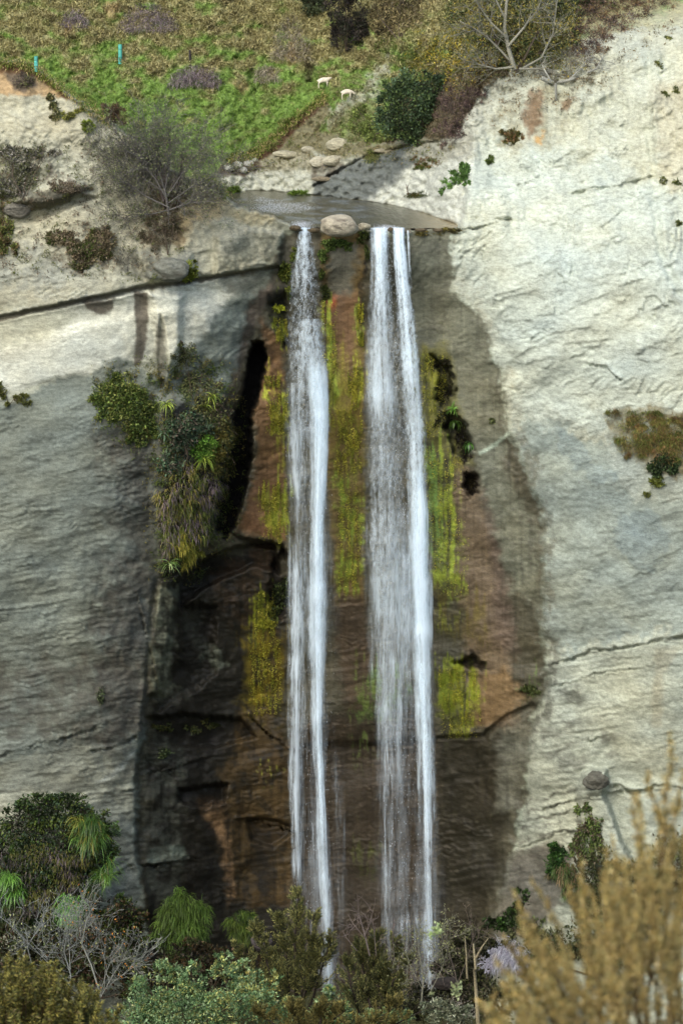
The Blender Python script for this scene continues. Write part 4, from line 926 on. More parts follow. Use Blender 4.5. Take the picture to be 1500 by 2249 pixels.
curtain(g2, [(505, 896, 3, .9, .6), (560, 898, 3, .7, .8), (640, 903, 3, .4, 1)], D0 - .1, 36)
curtain(g2, [(1040, 920, 12, .4, .3), (1130, 925, 15, 1., .05), (1320, 927, 14, 1., 0), (1500, 932, 10, .8, 0), (1800, 940, 10, .7, 0), (2150, 947, 9, .5, 0)], D0 - .75, 38, df=1.1)
curtain(g2, [(1150, 880, 40, .30, .2), (1300, 890, 40, .42, .1), (1500, 895, 40, .44, 0), (1600, 900, 36, .2, 0)], D0 - .1, 37)
build_curtain(g2, 'water_strand', R_root)
drops(R_root, [(505, 850, 40, .9), (620, 860, 42, 1), (800, 868, 52, .7), (1000, 872, 62, .5), (2150, 900, 60, .15)], 2200, D0 - .3, .018)

# ------------------------------------------------------------------ boulders and loose rocks
def rock(name, label, px, py, rx, ry, d=None, seed=0, colr_=(176, 172, 148), under=(110, 104, 90), sq_=.8, cat='boulder', group=None, cracks=0, sub=4, rough=.16, lean=0.):
    """faceted, weathered stone; px, py centre and radii in photo pixels"""
    import bmesh
    bm = bmesh.new(); bmesh.ops.create_icosphere(bm, subdivisions=sub, radius=1.0)
    v = np.array([x.co[:] for x in bm.verts]); f = np.array([[l.index for l in x.verts] for x in bm.faces]); bm.free()
    r = np.random.default_rng(900 + seed)
    k = v.copy()
    for _ in range(9):                                   # planar chips give the stone its faces
        nrm = unit(r.normal(size=3)); lim = r.uniform(.72, .92); dd = k @ nrm
        k -= np.outer((dd - lim).clip(0) * .8, nrm)
    k = k * (1 + rough * fbm(v[:, 0] * 1.6 + v[:, 2] + seed, v[:, 1] * 1.6 - v[:, 2] * 1.3, 5, 500 + seed, .62)[:, None])
    if cracks:
        for cz in np.linspace(-.25, .45, cracks):
            dz = np.abs(k[:, 2] - cz - .12 * np.sin(k[:, 0] * 3 + seed) - .05 * k[:, 0])
            k *= (1 - .05 * ss(.035, 0, dz))[:, None]
    d = d if d is not None else float(sdist(px, py)) - .1
    s = d / F; rad = np.array([rx * s, (rx + ry) * .5 * s * sq_, ry * s])
    ca, sa = math.cos(lean), math.sin(lean); k = np.stack([k[:, 0] * ca - k[:, 2] * sa, k[:, 1], k[:, 0] * sa + k[:, 2] * ca], 1)
    c0 = W(px, py, d); P = k * rad + c0
    c = np.array(C(*colr_)) * (1 + .22 * fbm(k[:, 0] * 3 + seed, k[:, 2] * 3 + k[:, 1] * 2, 4, 520)[:, None])
    lich = ss(0, .3, fbm(k[:, 0] * 2.2, k[:, 2] * 2.2 + k[:, 1], 4, 530 + seed))[:, None]; c = c * (1 - .5 * lich) + C(*under) * .5 * lich
    if cracks: c = c * (1 - .5 * ss(.05, 0, np.abs(k[:, 2] - .1 - .12 * np.sin(k[:, 0] * 3 + seed)))[:, None])
    o = mesh_obj(name, P - c0, None, f, c, M_BOULDER, None, True, {'wet': np.zeros(len(P)), 'fuzz': np.zeros(len(P))}); o.location = Vector(c0)
    return tag(o, label, cat, group)
rock('boulder', 'large rounded two tone boulder sitting on the lip between the waterfalls', 745, 495, 45, 25, 192.2, 1, (184, 178, 156), (116, 104, 92), .9, cracks=3, rough=.08, lean=.05)
rock('boulder', 'small pale stone wedged right of the round lip boulder', 800, 497, 15, 9, 192.9, 2, (182, 176, 150), sub=3)
rock('boulder', 'rounded pale boulder on the slope below the bush and sheep', 742, 317, 26, 16, None, 3, (192, 188, 160), (150, 146, 122))
rock('boulder', 'blocky pale boulder at the left end of the cracked ledge', 700, 356, 21, 14, None, 4, (200, 196, 172), (150, 146, 124))
rock('boulder', 'pale broken slab leaning over the grey wet bank', 732, 352, 26, 12, None, 5, (192, 188, 162), (140, 132, 112), lean=.3)
rock('boulder', 'long flat pale slab under the brown soil scarp', 632, 338, 36, 9, None, 6, (186, 182, 154), (138, 130, 108))
rock('boulder', 'small pale block at the right end of the long flat slab', 676, 328, 17, 8, None, 7, (194, 190, 164), sub=3)
rock('boulder', 'flat dark edged slab beneath the broken slab', 705, 392, 22, 6, None, 8, (150, 142, 118), (96, 84, 66), lean=.35)
rock('boulder', 'flat slab under the dark green bush at the ledge end', 855, 330, 34, 6, None, 9, (168, 162, 136), (120, 110, 90), lean=.08)
for i, (x, y, a, b, l) in enumerate(((500, 367, 13, 8, 'leftmost white stone of the heap above the stream bend'), (520, 362, 14, 9, 'second white stone from the left in the heap above the stream'),
        (535, 372, 10, 7, 'white stone low in the middle of the heap above the stream'), (545, 358, 13, 8, 'upper white stone of the heap above the stream bend'), (558, 351, 9, 5, 'rightmost white stone of the heap under the soil scarp'))):
    rock('stone', l, x, y, a, b, None, 20 + i, (204, 206, 194), (150, 150, 136), cat='stone', group='white stones heaped above the stream', sub=3)
rock('boulder', 'grey layered concretion bulging from the cliff left of the falls', 374, 592, 42, 27, None, 31, (132, 136, 124), (88, 84, 74), .7, cracks=4, rough=.2, lean=.2)
rock('boulder', 'dark knobbly rock under the far left overhang', 38, 458, 30, 22, None, 32, (128, 126, 114), (84, 82, 74), .8, rough=.3, cracks=2)
rock('boulder', 'dark capped knob on top of the small rock pinnacle', 1310, 1714, 26, 19, float(sdist(1310, 1714)) + .0, 33, (112, 112, 100), (78, 76, 66), .8, rough=.5)
rock('boulder', 'grey rock among bushes behind the golden foreground shrub', 1350, 1965, 34, 44, None, 34, (132, 142, 140), (96, 100, 96), .8, rough=.3)
for i, (x, y, a, b, l) in enumerate(((1460, 330, 8, 5, 'tiny grey stone'),)):
    pass
rock('boulder', 'grey stone at the water edge by the shaded foot of the falls', 575, 2068, 24, 20, 178, 36, (84, 78, 76), (54, 50, 46), rough=.3)
rock('boulder', 'dark wet rock behind the right bare twigs', 980, 2162, 34, 14, 168, 37, (60, 54, 48), (40, 36, 32), rough=.3)

for i, (x, y, a, b, l) in enumerate(((690, 505, 12, 6, 'dark wet stone between the left waterfall and the round boulder'), (648, 500, 13, 6, 'dark wet stone left of the left waterfall top'),
        (858, 503, 7, 5, 'small wet stone splitting the two strands of the right waterfall'), (925, 504, 14, 4, 'flat wet stone on the lip right of the right waterfall'), (962, 505, 12, 4, 'low brown stone near the right end of the lip'))):
    rock('stone', l, x, y, a, b, 193.1, 50 + i, (104, 94, 72), (66, 60, 46), cat='stone', sub=3, rough=.35)
# ------------------------------------------------------------------ tree guards and post
def guard(px, pyt, pyb, w, label):
    d = float(sdist(px, pyb)) - .1; b = W(px, pyb + 4, d); s = d / F; h = (pyb - pyt) * s + .2; r = w * s / 2
    root = empty('tree_guard', b, label, 'tree guard', 'teal tree guards on the hillside')
    g = G(); n = 10; th = np.arange(n) / n * 2 * np.pi
    zs = np.array([0, .3, .6, h * .5, h * .8, h]); rr = r * np.array([1.02, 1, 1, .98, 1, 1.03])
    pts = np.array([[0, 0, z] for z in zs]) + b; g.tube(pts, rr, C(96, 190, 176), n)
    pts2 = pts.copy(); pts2[-1, 2] -= .01; g.tube(pts2, rr - .012, C(60, 120, 112), n)
    g.build('tube', M_PLASTIC, root)
    g = G(); g.tube([b + [r + .03, 0, -.2], b + [r + .03, 0, h * .9]], .022, C(120, 100, 76), 5); g.build('stake', M_BARK, root)
    for z in (.35, .75):
        g = G(); g.tube([b + [math.cos(a) * (r + .012) + (.03 if abs(a) < .4 else 0), math.sin(a) * (r + .012), h * z] for a in np.linspace(0, 6.28, 13)], .012, C(40, 60, 60), 4)
        g.build('tie', M_PLASTIC, root)
guard(79, 124, 152, 8, 'shorter teal tree guard tube beside the left cliff top')
guard(264, 97, 135, 9, 'taller teal tree guard tube on the open grass slope')
b = W(418, 137, float(sdist(418, 135)) - .1); g = G(); g.tube([b + [0, 0, -.2], b + [-.02, 0, .5], b + [-.05, 0, 1.15]], [.12, .12, .10], C(56, 52, 54), 6); g.tube([b + [-.05, 0, 1.15], b + [-.05, 0, 1.18]], [.10, .01], C(70, 66, 66), 6)
g.V = [v - b for v in g.V]; o = g.build('fence_post', M_BARK); o.location = Vector(b); tag(o, 'dark weathered wooden post standing above the grey bramble', 'post')

# ------------------------------------------------------------------ sheep
def sheep(px, py, s, label, pose, d=None):
    d = d or float(sdist(px, py + 12)) - .9
    base = W(px, py + 12, d)
    root = empty('sheep', base, label, 'sheep', 'sheep grazing above the falls')
    #        x along the body (to the right), y sideways, z up
    J = pose['joints']; E = pose['edges']; R = pose['radii']
    me = bpy.data.meshes.new('body'); me.from_pydata([(x * s, y * s, z * s) for x, y, z in J], E, []); me.update()
    o = bpy.data.objects.new('body', me); COL.objects.link(o); o.parent = root
    sk = o.modifiers.new('skin', 'SKIN'); sk.use_smooth_shade = True
    for i, v in enumerate(me.skin_vertices[0].data): v.radius = (R[i] * s, R[i] * s); v.use_root = (i == 0)
    su = o.modifiers.new('sub', 'SUBSURF'); su.levels = 2; su.render_levels = 2
    me.materials.append(M_FLEECE)
    g = G()
    h = np.array(J[pose['head']]) * s; L = base
    for sg in (-1, 1):
        g = G(); g.leaves([L + h + [-.02, sg * .06 * s, .05 * s]], np.array([[-.25, sg * 1., .1]]), .13 * s, .06 * s, np.array([C(190, 180, 160)])); g.build('ear', M_WOOL, root)
    g = G(); mz = np.array(J[pose['muzzle']]) * s; g.tube([L + mz - [.03, 0, -.01], L + mz + [.05, 0, -.035]], [.05 * s, .035 * s], C(120, 108, 96), 7); g.build('muzzle', M_WOOL, root)
    return root
m, nt, N = new_mat('fleece'); bs = N('BsdfPrincipled'); bs.inputs['Roughness'].default_value = 1; out = N('OutputMaterial'); tc = N('TexCoord')
no = N('TexNoise'); no.inputs['Scale'].default_value = 16; no.inputs['Detail'].default_value = 4; nt.links.new(tc.outputs['Object'], no.inputs['Vector'])
cr = N('ValToRGB'); cr.color_ramp.elements[0].color = (.42, .38, .29, 1); cr.color_ramp.elements[1].color = (.66, .62, .5, 1); cr.color_ramp.elements[0].position = .3; cr.color_ramp.elements[1].position = .7
nt.links.new(no.outputs['Fac'], cr.inputs['Fac']); nt.links.new(cr.outputs[0], bs.inputs['Base Color'])
bu = N('Bump'); bu.inputs['Strength'].default_value = .7; bu.inputs['Distance'].default_value = .05; nt.links.new(no.outputs['Fac'], bu.inputs['Height']); nt.links.new(bu.outputs[0], bs.inputs['Normal']); nt.links.new(bs.outputs[0], out.inputs['Surface']); M_FLEECE = m
def sheep_pose(graze, slope):
    zf = slope
    J = [(-.38, 0, .62), (-.12, 0, .64), (.16, 0, .64), (.36, 0, .66)]; E = [(0, 1), (1, 2), (2, 3)]; R = [.20, .25, .25, .18]
    if graze: J += [(.52, 0, .60), (.62, 0, .50), (.74, 0, .40)]
    else: J += [(.50, 0, .76), (.60, 0, .82), (.74, 0, .78)]
    E += [(3, 4), (4, 5), (5, 6)]; R += [.12, .10, .055]
    for sg in (-1, 1):
        k = len(J); J += [(-.38, sg * .13, .42), (-.46, sg * .14, .24), (-.42, sg * .14, -.02 - zf * .4)]; E += [(0, k), (k, k + 1), (k + 1, k + 2)]; R += [.10, .05, .04]
        k = len(J); J += [(.30, sg * .12, .40), (.32, sg * .12, .22), (.30, sg * .12, -.02 + zf * .3)]; E += [(3, k), (k, k + 1), (k + 1, k + 2)]; R += [.085, .045, .04]
    k = len(J); J.append((-.60, 0, .58)); E.append((0, k)); R.append(.05)
    return {'joints': J, 'edges': E, 'radii': R, 'head': 5, 'muzzle': 6}
sheep(711, 178, 1.0, 'cream sheep higher on the slope, head raised against a grassy bank', sheep_pose(False, .15))
sheep(762, 203, .95, 'cream sheep lower on the bare pale slip, head down grazing', sheep_pose(True, .25))

# ------------------------------------------------------------------ grass on the hillside (nobody could count it)
n = 34000
gx_ = rnd.uniform(-60, 1250, n * 2); gy_ = rnd.uniform(-60, 370, n * 2)
okm = (bil(((mB > .6) & (gm > .6)).astype(float), gx_, gy_) > .9); gx_ = gx_[okm][:n]; gy_ = gy_[okm][:n]
keepn = (fbm(gx_ / 18, gy_ / 10, 3, 601) + rnd.normal(size=len(gx_)) * .25) > -.22; gx_ = gx_[keepn]; gy_ = gy_[keepn]
bare = sdf([(725, 290), (735, 215), (800, 195), (830, 120), (870, 120), (850, 200), (780, 260), (760, 300)], gx_, gy_); sel = bare < rnd.uniform(-5, 25, len(gx_)) ; gx_ = gx_[sel]; gy_ = gy_[sel]
P = surf(gx_, gy_, -.02); cg = bil(hc, gx_, gy_) * 1.4; k = 4
P = np.repeat(P, k, 0) + rnd.normal(size=(len(P) * k, 3)) * np.array([.13, .08, .02]); cg = np.repeat(cg, k, 0) * (1 + rnd.normal(size=(len(P), 1)) * .22).clip(.4, 1.7)
tall = 1 + .9 * (np.repeat(bil(straw, gx_, gy_), k))
g = G(); dirs = rnd.normal(size=(len(P), 3)) * .5 + np.array([0, -.45, .75])
g.blades(P, dirs, rnd.uniform(.16, .38, len(P)) * tall, .07 * tall, 1.6, cg, 2)
tag(g.build('grass', M_GRASS), 'rough green and dry straw pasture grass on the steep hillside', kind='stuff')

def edge_grass(label, pts, n, ln, pal, droop=1.6, name='grass_fringe', cat='grass fringe', spreadpx=6, off=.05, wd=.06):
    A = np.array(pts, float); t = rnd.uniform(0, len(A) - 1, n); i = np.clip(t.astype(int), 0, len(A) - 2); u = (t - i)[:, None]
    q = A[i] * (1 - u) + A[i + 1] * u + rnd.normal(size=(n, 2)) * spreadpx
    P = W(q[:, 0], q[:, 1], np.minimum(sdist(q[:, 0], q[:, 1] + 8), sdist(q[:, 0], q[:, 1])) - off)
    g = G(); dirs = rnd.normal(size=(n, 3)) * .5 + np.array([0, -.8, .5])
    g.blades(P, dirs, ln * rnd.uniform(.6, 1.3, n), wd, droop, pick(pal, n), 3)
    loc = P.mean(0); g.V = [v - loc for v in g.V]; o = g.build(name, M_GRASS); o.location = Vector(loc); return tag(o, label, cat)
STRAWP = [(150, 136, 92), (120, 110, 66), (92, 100, 50), (170, 156, 112)]
GREENP = [(84, 104, 40), (110, 128, 52), (66, 84, 34), (130, 140, 70)]
edge_grass('dry grass fringe hanging over the orange soil on the left cliff top', [(-60, 132), (0, 134), (40, 137), (72, 146), (100, 165), (135, 190), (180, 222), (210, 248), (240, 268)], 2400, .36, STRAWP + GREENP, 2.2)
edge_grass('short turf fringe on the knoll just left of the stream bend', [(440, 392), (470, 398), (488, 410), (498, 428)], 900, .4, STRAWP + GREENP, 2)
edge_grass('overhanging turf along the top of the brown soil scarp', [(500, 350), (560, 336), (600, 304), (640, 266), (700, 218), (716, 210)], 2200, .4, GREENP + STRAWP, 2.2)

# ------------------------------------------------------------------ vegetation behind and above the falls
BR = [(120, 110, 116), (98, 88, 92), (140, 128, 126), (84, 76, 74)]
def bramble(px, py, rx, ry, n, label, colp=BR, group='dead brambles on the hillside', d=None, ln=.55):
    d = d or float(sdist(px, py)) ; base = W(px, py + ry * .8, d); root = empty('bramble', base, label, 'bramble', group)
    q = unit(rnd.normal(size=(n, 3))) * rnd.uniform(.3, 1, (n, 1)) ** .5; q[:, 2] = np.abs(q[:, 2]) * 1.5 - .55
    P = W(px + q[:, 0] * rx, py - q[:, 2] * ry, sdist(px + q[:, 0] * rx, py - q[:, 2] * ry) - .1 - np.abs(q[:, 1]) * .6)
    g = G(); g.blades(P, rnd.normal(size=(n, 3)) + np.array([0, -.3, .6]), ln * rnd.uniform(.5, 1.4, n), .032, 2.2, pick(colp, n, jit=.3), 3)
    g.build('canes', M_BARK, root); return root
bramble(428, 172, 62, 32, 2600, 'rounded purple grey bramble mound below the dark post')
bramble(325, 45, 70, 42, 3000, 'large purple grey bramble patch above the taller teal guard')
bramble(165, 45, 36, 28, 1300, 'small dark bramble patch near the top left corner')
bramble(640, 95, 50, 70, 2600, 'pale grey bramble thicket left of the tall dark conifer', [(150, 142, 124), (116, 108, 98), (128, 126, 100), (96, 90, 80)])
bramble(585, 165, 34, 26, 700, 'sparse grey bramble above the soil scarp', [(150, 142, 124), (116, 108, 98)])
DARKG = [(44, 54, 34), (60, 74, 40), (36, 42, 30), (78, 88, 50)]
OLIV = [(104, 108, 62), (88, 92, 54), (126, 122, 66), (86, 82, 60), (70, 82, 50)]
YEL = [(160, 144, 56), (132, 126, 58), (110, 112, 60), (88, 96, 52)]
BRN = [(92, 76, 62), (110, 92, 76), (74, 62, 50), (120, 100, 70)]
bush('conifer_shrub', 'tall narrow almost black evergreen shrub near the top centre', 'shrub', [(758, 20, 44, 60), (762, 75, 36, 46), (745, -30, 40, 50)], 9000, .28, [(46, 42, 40), (60, 54, 48), (34, 32, 32), (52, 56, 44)], up=.9, ratio=.28, sig=.16)
bush('shrub', 'dark green bushy patch left of the tall evergreen, at the top edge', 'shrub', [(690, 12, 34, 26), (675, -20, 40, 30)], 2600, .26, [(66, 78, 52), (84, 92, 66), (50, 58, 42)])
bush('shrub', 'olive brown shrub between the tall evergreen and the lichen tree', 'shrub', [(880, 30, 62, 56), (830, 40, 40, 40), (900, -20, 70, 40)], 8000, .26, [(98, 90, 66), (80, 74, 52), (120, 110, 76), (66, 62, 46)], hug=True)
bush('shrub', 'yellowish shrub spilling down beside the big dark bush', 'shrub', [(935, 115, 50, 40), (960, 150, 46, 46), (1000, 110, 60, 46)], 5600, .22, YEL, hug=True, sig=.24)
bush('shrub', 'large rounded dark green bush above the stream bank', 'shrub', [(900, 235, 70, 60), (862, 268, 44, 40), (950, 215, 56, 56), (925, 280, 60, 30), (868, 200, 34, 30), (910, 175, 40, 26), (975, 265, 34, 34)], 17000, .24, [(66, 86, 56), (54, 68, 46), (90, 108, 62), (46, 56, 40), (74, 94, 70)], d=209.4, thick=.7, sig=.24, up=.5)
bush('shrub', 'brown leafless shrub merging with the right side of the dark bush', 'shrub', [(1000, 235, 46, 52), (985, 290, 34, 26), (1035, 215, 30, 30)], 5200, .26, [(92, 76, 74), (74, 62, 60), (60, 56, 48), (110, 94, 84)], hug=True, ratio=.16, stems=False)
bush('shrub', 'light green low shrub left of the dark bush', 'shrub', [(810, 285, 36, 26), (845, 290, 34, 22), (790, 250, 24, 22)], 2600, .22, [(96, 112, 56), (116, 128, 70), (78, 92, 46)], hug=True)
bush('shrub', 'grassy green tuft slope above the big dark bush', 'shrub', [(880, 120, 38, 30), (850, 95, 30, 24), (905, 150, 30, 24)], 2400, .3, [(92, 110, 50), (74, 92, 42), (120, 118, 76)], hug=True, blades=True, ratio=.2)
bush('shrub', 'mixed olive canopy behind the lichen tree at the top right', 'shrub', [(1060, 20, 90, 60), (1150, 10, 90, 64), (1090, 85, 84, 54), (1180, 80, 76, 56), (1230, 30, 60, 60), (1010, 60, 50, 50), (1220, 100, 60, 44), (1150, 130, 60, 36)], 26000, .24, OLIV + [(62, 74, 44), (140, 128, 66)], hug=True, thick=.8, sig=.2)
bush('shrub', 'dark green leafy shrub at the top edge right of the lichen tree', 'shrub', [(1240, 10, 46, 40), (1200, -10, 60, 40), (1290, -20, 50, 40)], 5600, .24, DARKG, hug=True)
bush('shrub', 'brown dead looking scrub along the right cliff top', 'shrub', [(1310, 50, 60, 42), (1370, 30, 56, 40), (1340, -10, 90, 40), (1290, 90, 50, 40), (1300, 120, 40, 26), (1440, 0, 60, 26)], 11000, .26, BRN + [(86, 78, 76), (66, 58, 52)], hug=True, ratio=.2, stems=False)
bush('shrub', 'grey lichen covered scrub at the right cliff edge below the tree', 'shrub', [(1240, 140, 60, 34), (1190, 150, 50, 26), (1270, 165, 40, 30)], 4200, .24, [(150, 150, 136), (118, 116, 104), (96, 92, 70), (130, 120, 90)], hug=True, stems=False, ratio=.14, twigs=16, twigc=(170, 172, 160))
bush('shrub', 'greyish yellow hanging scrub above the cliff notch', 'shrub', [(1040, 150, 52, 34), (1010, 180, 40, 30), (1075, 140, 40, 24)], 3800, .26, [(130, 124, 96), (156, 130, 60), (108, 100, 80), (96, 100, 60)], hug=True, ratio=.2, hang=.3)
# lichen tree: bare pale limbs in front of the canopy
def bare_tree(name, label, trunk, d, r, col, n_side=10, ln=1.5, depth=3, cat='tree', spread=.6, up=.12, limbs=(), kids=(2, 3), leafpal=None, nleaf=0, group=None, shrink=.66, minr=.012, lsz=.16):
    base = W(trunk[0][0], trunk[0][1], d); root = empty(name, base, label, cat, group); s = d / F
    def path(p, dd0=0.): return np.array([W(x, y, d + dd0 + k_ * .25 * ((-1) ** k_)) for k_, (x, y) in enumerate(p)])
    g = G(); tp = path(trunk); g.tube(tp, np.linspace(r, r * .45, len(tp)), C(*col), 7)
    gb = G(); tips = []
    for li, lp in enumerate(limbs):
        q = path(lp, rnd.uniform(-.6, .2)); g.tube(q, np.linspace(r * .55, r * .2, len(q)), C(*col) * rnd.uniform(.8, 1.15), 5)
        for k in range(n_side):
            t = rnd.uniform(.25, 1) * (len(q) - 1); i = min(int(t), len(q) - 2); p = q[i] + (q[i + 1] - q[i]) * (t - i); dv = unit(q[i + 1] - q[i])
            grow(gb, p, dv + rnd.normal(size=3) * .8 + [0, -.1, up * 2], ln * rnd.uniform(.5, 1.1), r * .16, depth - 1, C(*col), spread, up, kids, shrink, .2, tips, minr, 3, 3)
    if gb.V and len(gb.V) <= 24:
        for v_, c_, q_ in zip(gb.V, gb.C, gb.Q): g.add(v_, c_, Q=q_ - q_.min())
    g.build('trunk', M_BARK, root)
    if gb.V and len(gb.V) > 24: gb.build('branches', M_BARK, root)['kind'] = 'stuff'
    if nleaf and tips:
        tp_ = np.array([t[0] for t in tips]); q = tp_[rnd.integers(0, len(tp_), nleaf)] + rnd.normal(size=(nleaf, 3)) * .15
        g = G(); g.leaves(q, rnd.normal(size=(nleaf, 3)) + [0, 0, .3], lsz * rnd.uniform(.6, 1.3, nleaf), lsz * .5, pick(leafpal, nleaf)); g.build('leaves', M_LEAF, root)
    return root
bare_tree('lichen_tree', 'leaning pale lichen crusted tree with bare limbs at the top right', [(1130, 150), (1118, 110), (1108, 60), (1112, 10), (1118, -50)], 202.5, .20, (150, 150, 134), limbs=(
    [(1128, 140), (1100, 110), (1070, 80), (1040, 60), (1010, 45)], [(1112, 80), (1080, 50), (1050, 10), (1030, -40)], [(1116, 100), (1150, 60), (1180, 20), (1200, -30)],
    [(1110, 40), (1090, 0), (1070, -40)], [(1150, 148), (1190, 125), (1215, 70), (1222, 10), (1226, -40)], [(1128, 146), (1090, 150), (1050, 140), (1030, 125)], [(1140, 150), (1180, 150), (1220, 160), (1260, 150)]),
    n_side=20, ln=2.2, leafpal=YEL, nleaf=2600)
bare_tree('uprooted_snag', 'grey twisted dead branch with roots dangling down the cliff', [(1190, 170), (1210, 178), (1220, 182), (1250, 175), (1290, 158)], 201.5, .2, (168, 170, 158), limbs=(
    [(1220, 182), (1221, 210), (1219, 240), (1222, 275), (1220, 300)], [(1210, 178), (1200, 160), (1190, 140)], [(1250, 175), (1275, 150), (1290, 130)], [(1290, 158), (1310, 150), (1320, 130)]), n_side=9, ln=1.2, up=.0, cat='dead tree')
bare_tree('hanging_root', 'thin dark root stump stuck to the pale bank slope', [(1066, 345), (1072, 362), (1075, 372)], 201.5, .12, (110, 104, 92), limbs=([(1075, 370), (1080, 400), (1082, 430)], [(1072, 360), (1060, 375), (1055, 420)]), n_side=2, ln=.5, depth=2, cat='root', up=-.3)
bare_tree('twig', 'small forked dead stick on the pale bank by the grass clump', [(896, 426), (894, 412), (892, 404)], 205.5, .05, (100, 84, 66), limbs=([(894, 412), (899, 402)],), n_side=2, ln=.3, depth=1, cat='stick')

bush('moss_clump', 'rust and green moss cushion on the pale bank', 'moss clump', [(938, 356, 34, 12), (925, 362, 22, 10)], 1500, .22, [(78, 92, 40), (96, 74, 48), (64, 78, 34), (110, 84, 56)], hug=True, stems=False, thick=1.2, blades=True, ratio=.2)
bush('fern_patch', 'line of bright green ferns climbing the pale bank', 'fern patch', [(1022, 378, 14, 22), (1000, 385, 18, 14), (985, 400, 12, 12), (970, 420, 10, 8), (1020, 400, 10, 14)], 1700, .24, [(80, 110, 56), (96, 128, 66), (60, 84, 44)], hug=True, stems=False)
bush('grass_clump', 'dark grass strip at the foot of the pale bank', 'grass clump', [(915, 426, 26, 6)], 700, .22, [(74, 86, 42), (100, 92, 56), (60, 68, 36)], hug=True, stems=False, blades=True, ratio=.2)
bush('grass_clump', 'bright green grass tussock standing in the stream', 'grass clump', [(654, 427, 22, 8)], 900, .3, [(96, 122, 44), (116, 140, 54), (70, 90, 34)], d=216, stems=False, blades=True, ratio=.18)
bush('grass_clump', 'green grass mat at the left water edge of the stream', 'grass clump', [(508, 416, 24, 7)], 900, .3, [(96, 122, 44), (110, 132, 54), (70, 90, 34)], d=217, stems=False, blades=True, ratio=.18)
bush('grass_clump', 'grass tuft hanging under the bank ledge above the grey rock', 'grass clump', [(816, 346, 18, 12)], 700, .35, [(96, 104, 52), (120, 120, 70), (70, 80, 40)], hug=True, stems=False, blades=True, ratio=.12, droop=2)
bush('grass_clump', 'small shrubby tuft on the rust stained right cliff', 'grass clump', [(1125, 298, 20, 16), (1118, 312, 14, 10)], 900, .22, [(96, 92, 58), (78, 82, 44), (120, 96, 66)], hug=True)
bush('grass_clump', 'green tuft on the pale rock above the right bank stain', 'grass clump', [(1074, 350, 7, 10)], 300, .2, [(92, 108, 56), (70, 84, 44)], hug=True, stems=False)
for i, (x, y, r, l) in enumerate(((1445, 140, 12, 'upper green tuft in the right gully'), (1480, 195, 10, 'green tuft by the right photo edge in the gully'), (1460, 205, 8, 'small dark tuft in the right gully crack'), (1455, 395, 10, 'green tuft at the bottom of the right gully ledge'),
                                  (1485, 398, 9, 'green tuft right of the gully ledge tuft'), (1490, 490, 9, 'lowest green tuft on the right edge of the cliff'), (1468, 80, 8, 'topmost tiny tuft on the far right cliff'))):
    bush('grass_clump', l, 'grass clump', [(x, y, r * .8, r * .6), (x + r * .6, y + r * .5, r * .5, r * .4)], 150, .15, [(84, 96, 52), (110, 112, 62), (66, 74, 42)], hug=True, stems=False, group='tufts in the right hand gully')

# ------------------------------------------------------------------ left cliff vegetation
GREY = [(116, 114, 106), (92, 92, 84), (134, 132, 120), (80, 84, 62), (98, 102, 70)]
bare_tree('bare_bush', 'large tangled grey leafless bush on the left cliff crest', [(370, 470), (365, 430), (355, 390)], 188.3, .10, (118, 116, 112), limbs=(
    [(368, 440), (340, 390), (300, 345), (262, 300)], [(365, 430), (350, 380), (330, 330), (318, 280)], [(362, 420), (370, 370), (375, 320), (370, 280)], [(368, 430), (400, 380), (430, 340), (455, 310)],
    [(370, 445), (420, 410), (460, 390), (480, 375)], [(372, 455), (320, 430), (280, 400), (250, 390)], [(372, 460), (330, 470), (290, 470), (270, 480)], [(366, 425), (330, 400), (280, 370), (230, 330)], [(372, 460), (400, 450), (430, 440)]),
    n_side=34, ln=2.6, depth=3, kids=(2, 4), leafpal=[(104, 110, 74), (88, 100, 58), (120, 122, 96)], nleaf=8500, cat='bush', minr=.010)
bush('bush', 'sparse grey green scrub inside the tangled bare bush', 'bush', [(345, 330, 70, 54), (400, 360, 56, 46), (300, 330, 50, 40), (360, 410, 56, 40)], 6500, .20, [(124, 128, 108), (104, 110, 86), (136, 138, 124), (88, 96, 68)], d=189.3, ratio=.14, thick=.8, sig=.3, twigs=26)
bush('bush', 'compact dark brown bush at the top left of the bare tangle', 'bush', [(246, 244, 24, 22), (262, 258, 16, 16)], 2400, .2, [(86, 66, 52), (66, 56, 44), (100, 84, 64)], d=190, ratio=.2)
bush('bush', 'rusty brown twiggy growth below the bare tangle', 'bush', [(368, 480, 40, 36), (350, 520, 36, 30), (392, 430, 24, 24)], 4200, .24, [(100, 90, 74), (84, 78, 62), (118, 108, 90), (74, 74, 50)], hug=True, ratio=.18, up=-.2)
bush('bush', 'bright olive bush clinging right of the grey concretion', 'bush', [(420, 596, 18, 22), (410, 608, 12, 12)], 1500, .18, [(112, 122, 46), (88, 98, 38), (132, 138, 60)], hug=True)
bush('bush', 'small yellow green shrub on the left cliff shoulder', 'bush', [(194, 275, 14, 12)], 700, .18, [(116, 132, 50), (92, 106, 42)], hug=True)
bush('bush', 'flat olive cushion at the left cliff crest', 'bush', [(176, 241, 14, 6), (150, 250, 14, 10)], 700, .18, [(122, 124, 62), (96, 98, 54)], hug=True, stems=False)
bush('bush', 'dark green shrublet hanging in the left cliff groove', 'bush', [(122, 245, 12, 24), (112, 215, 10, 12)], 900, .18, [(84, 92, 48), (66, 74, 42), (110, 106, 70)], hug=True)
bush('bush', 'brown twiggy scrub on the orange soil face', 'bush', [(50, 178, 28, 18)], 900, .2, [(96, 88, 78), (78, 70, 66), (100, 106, 64)], hug=True, ratio=.2)
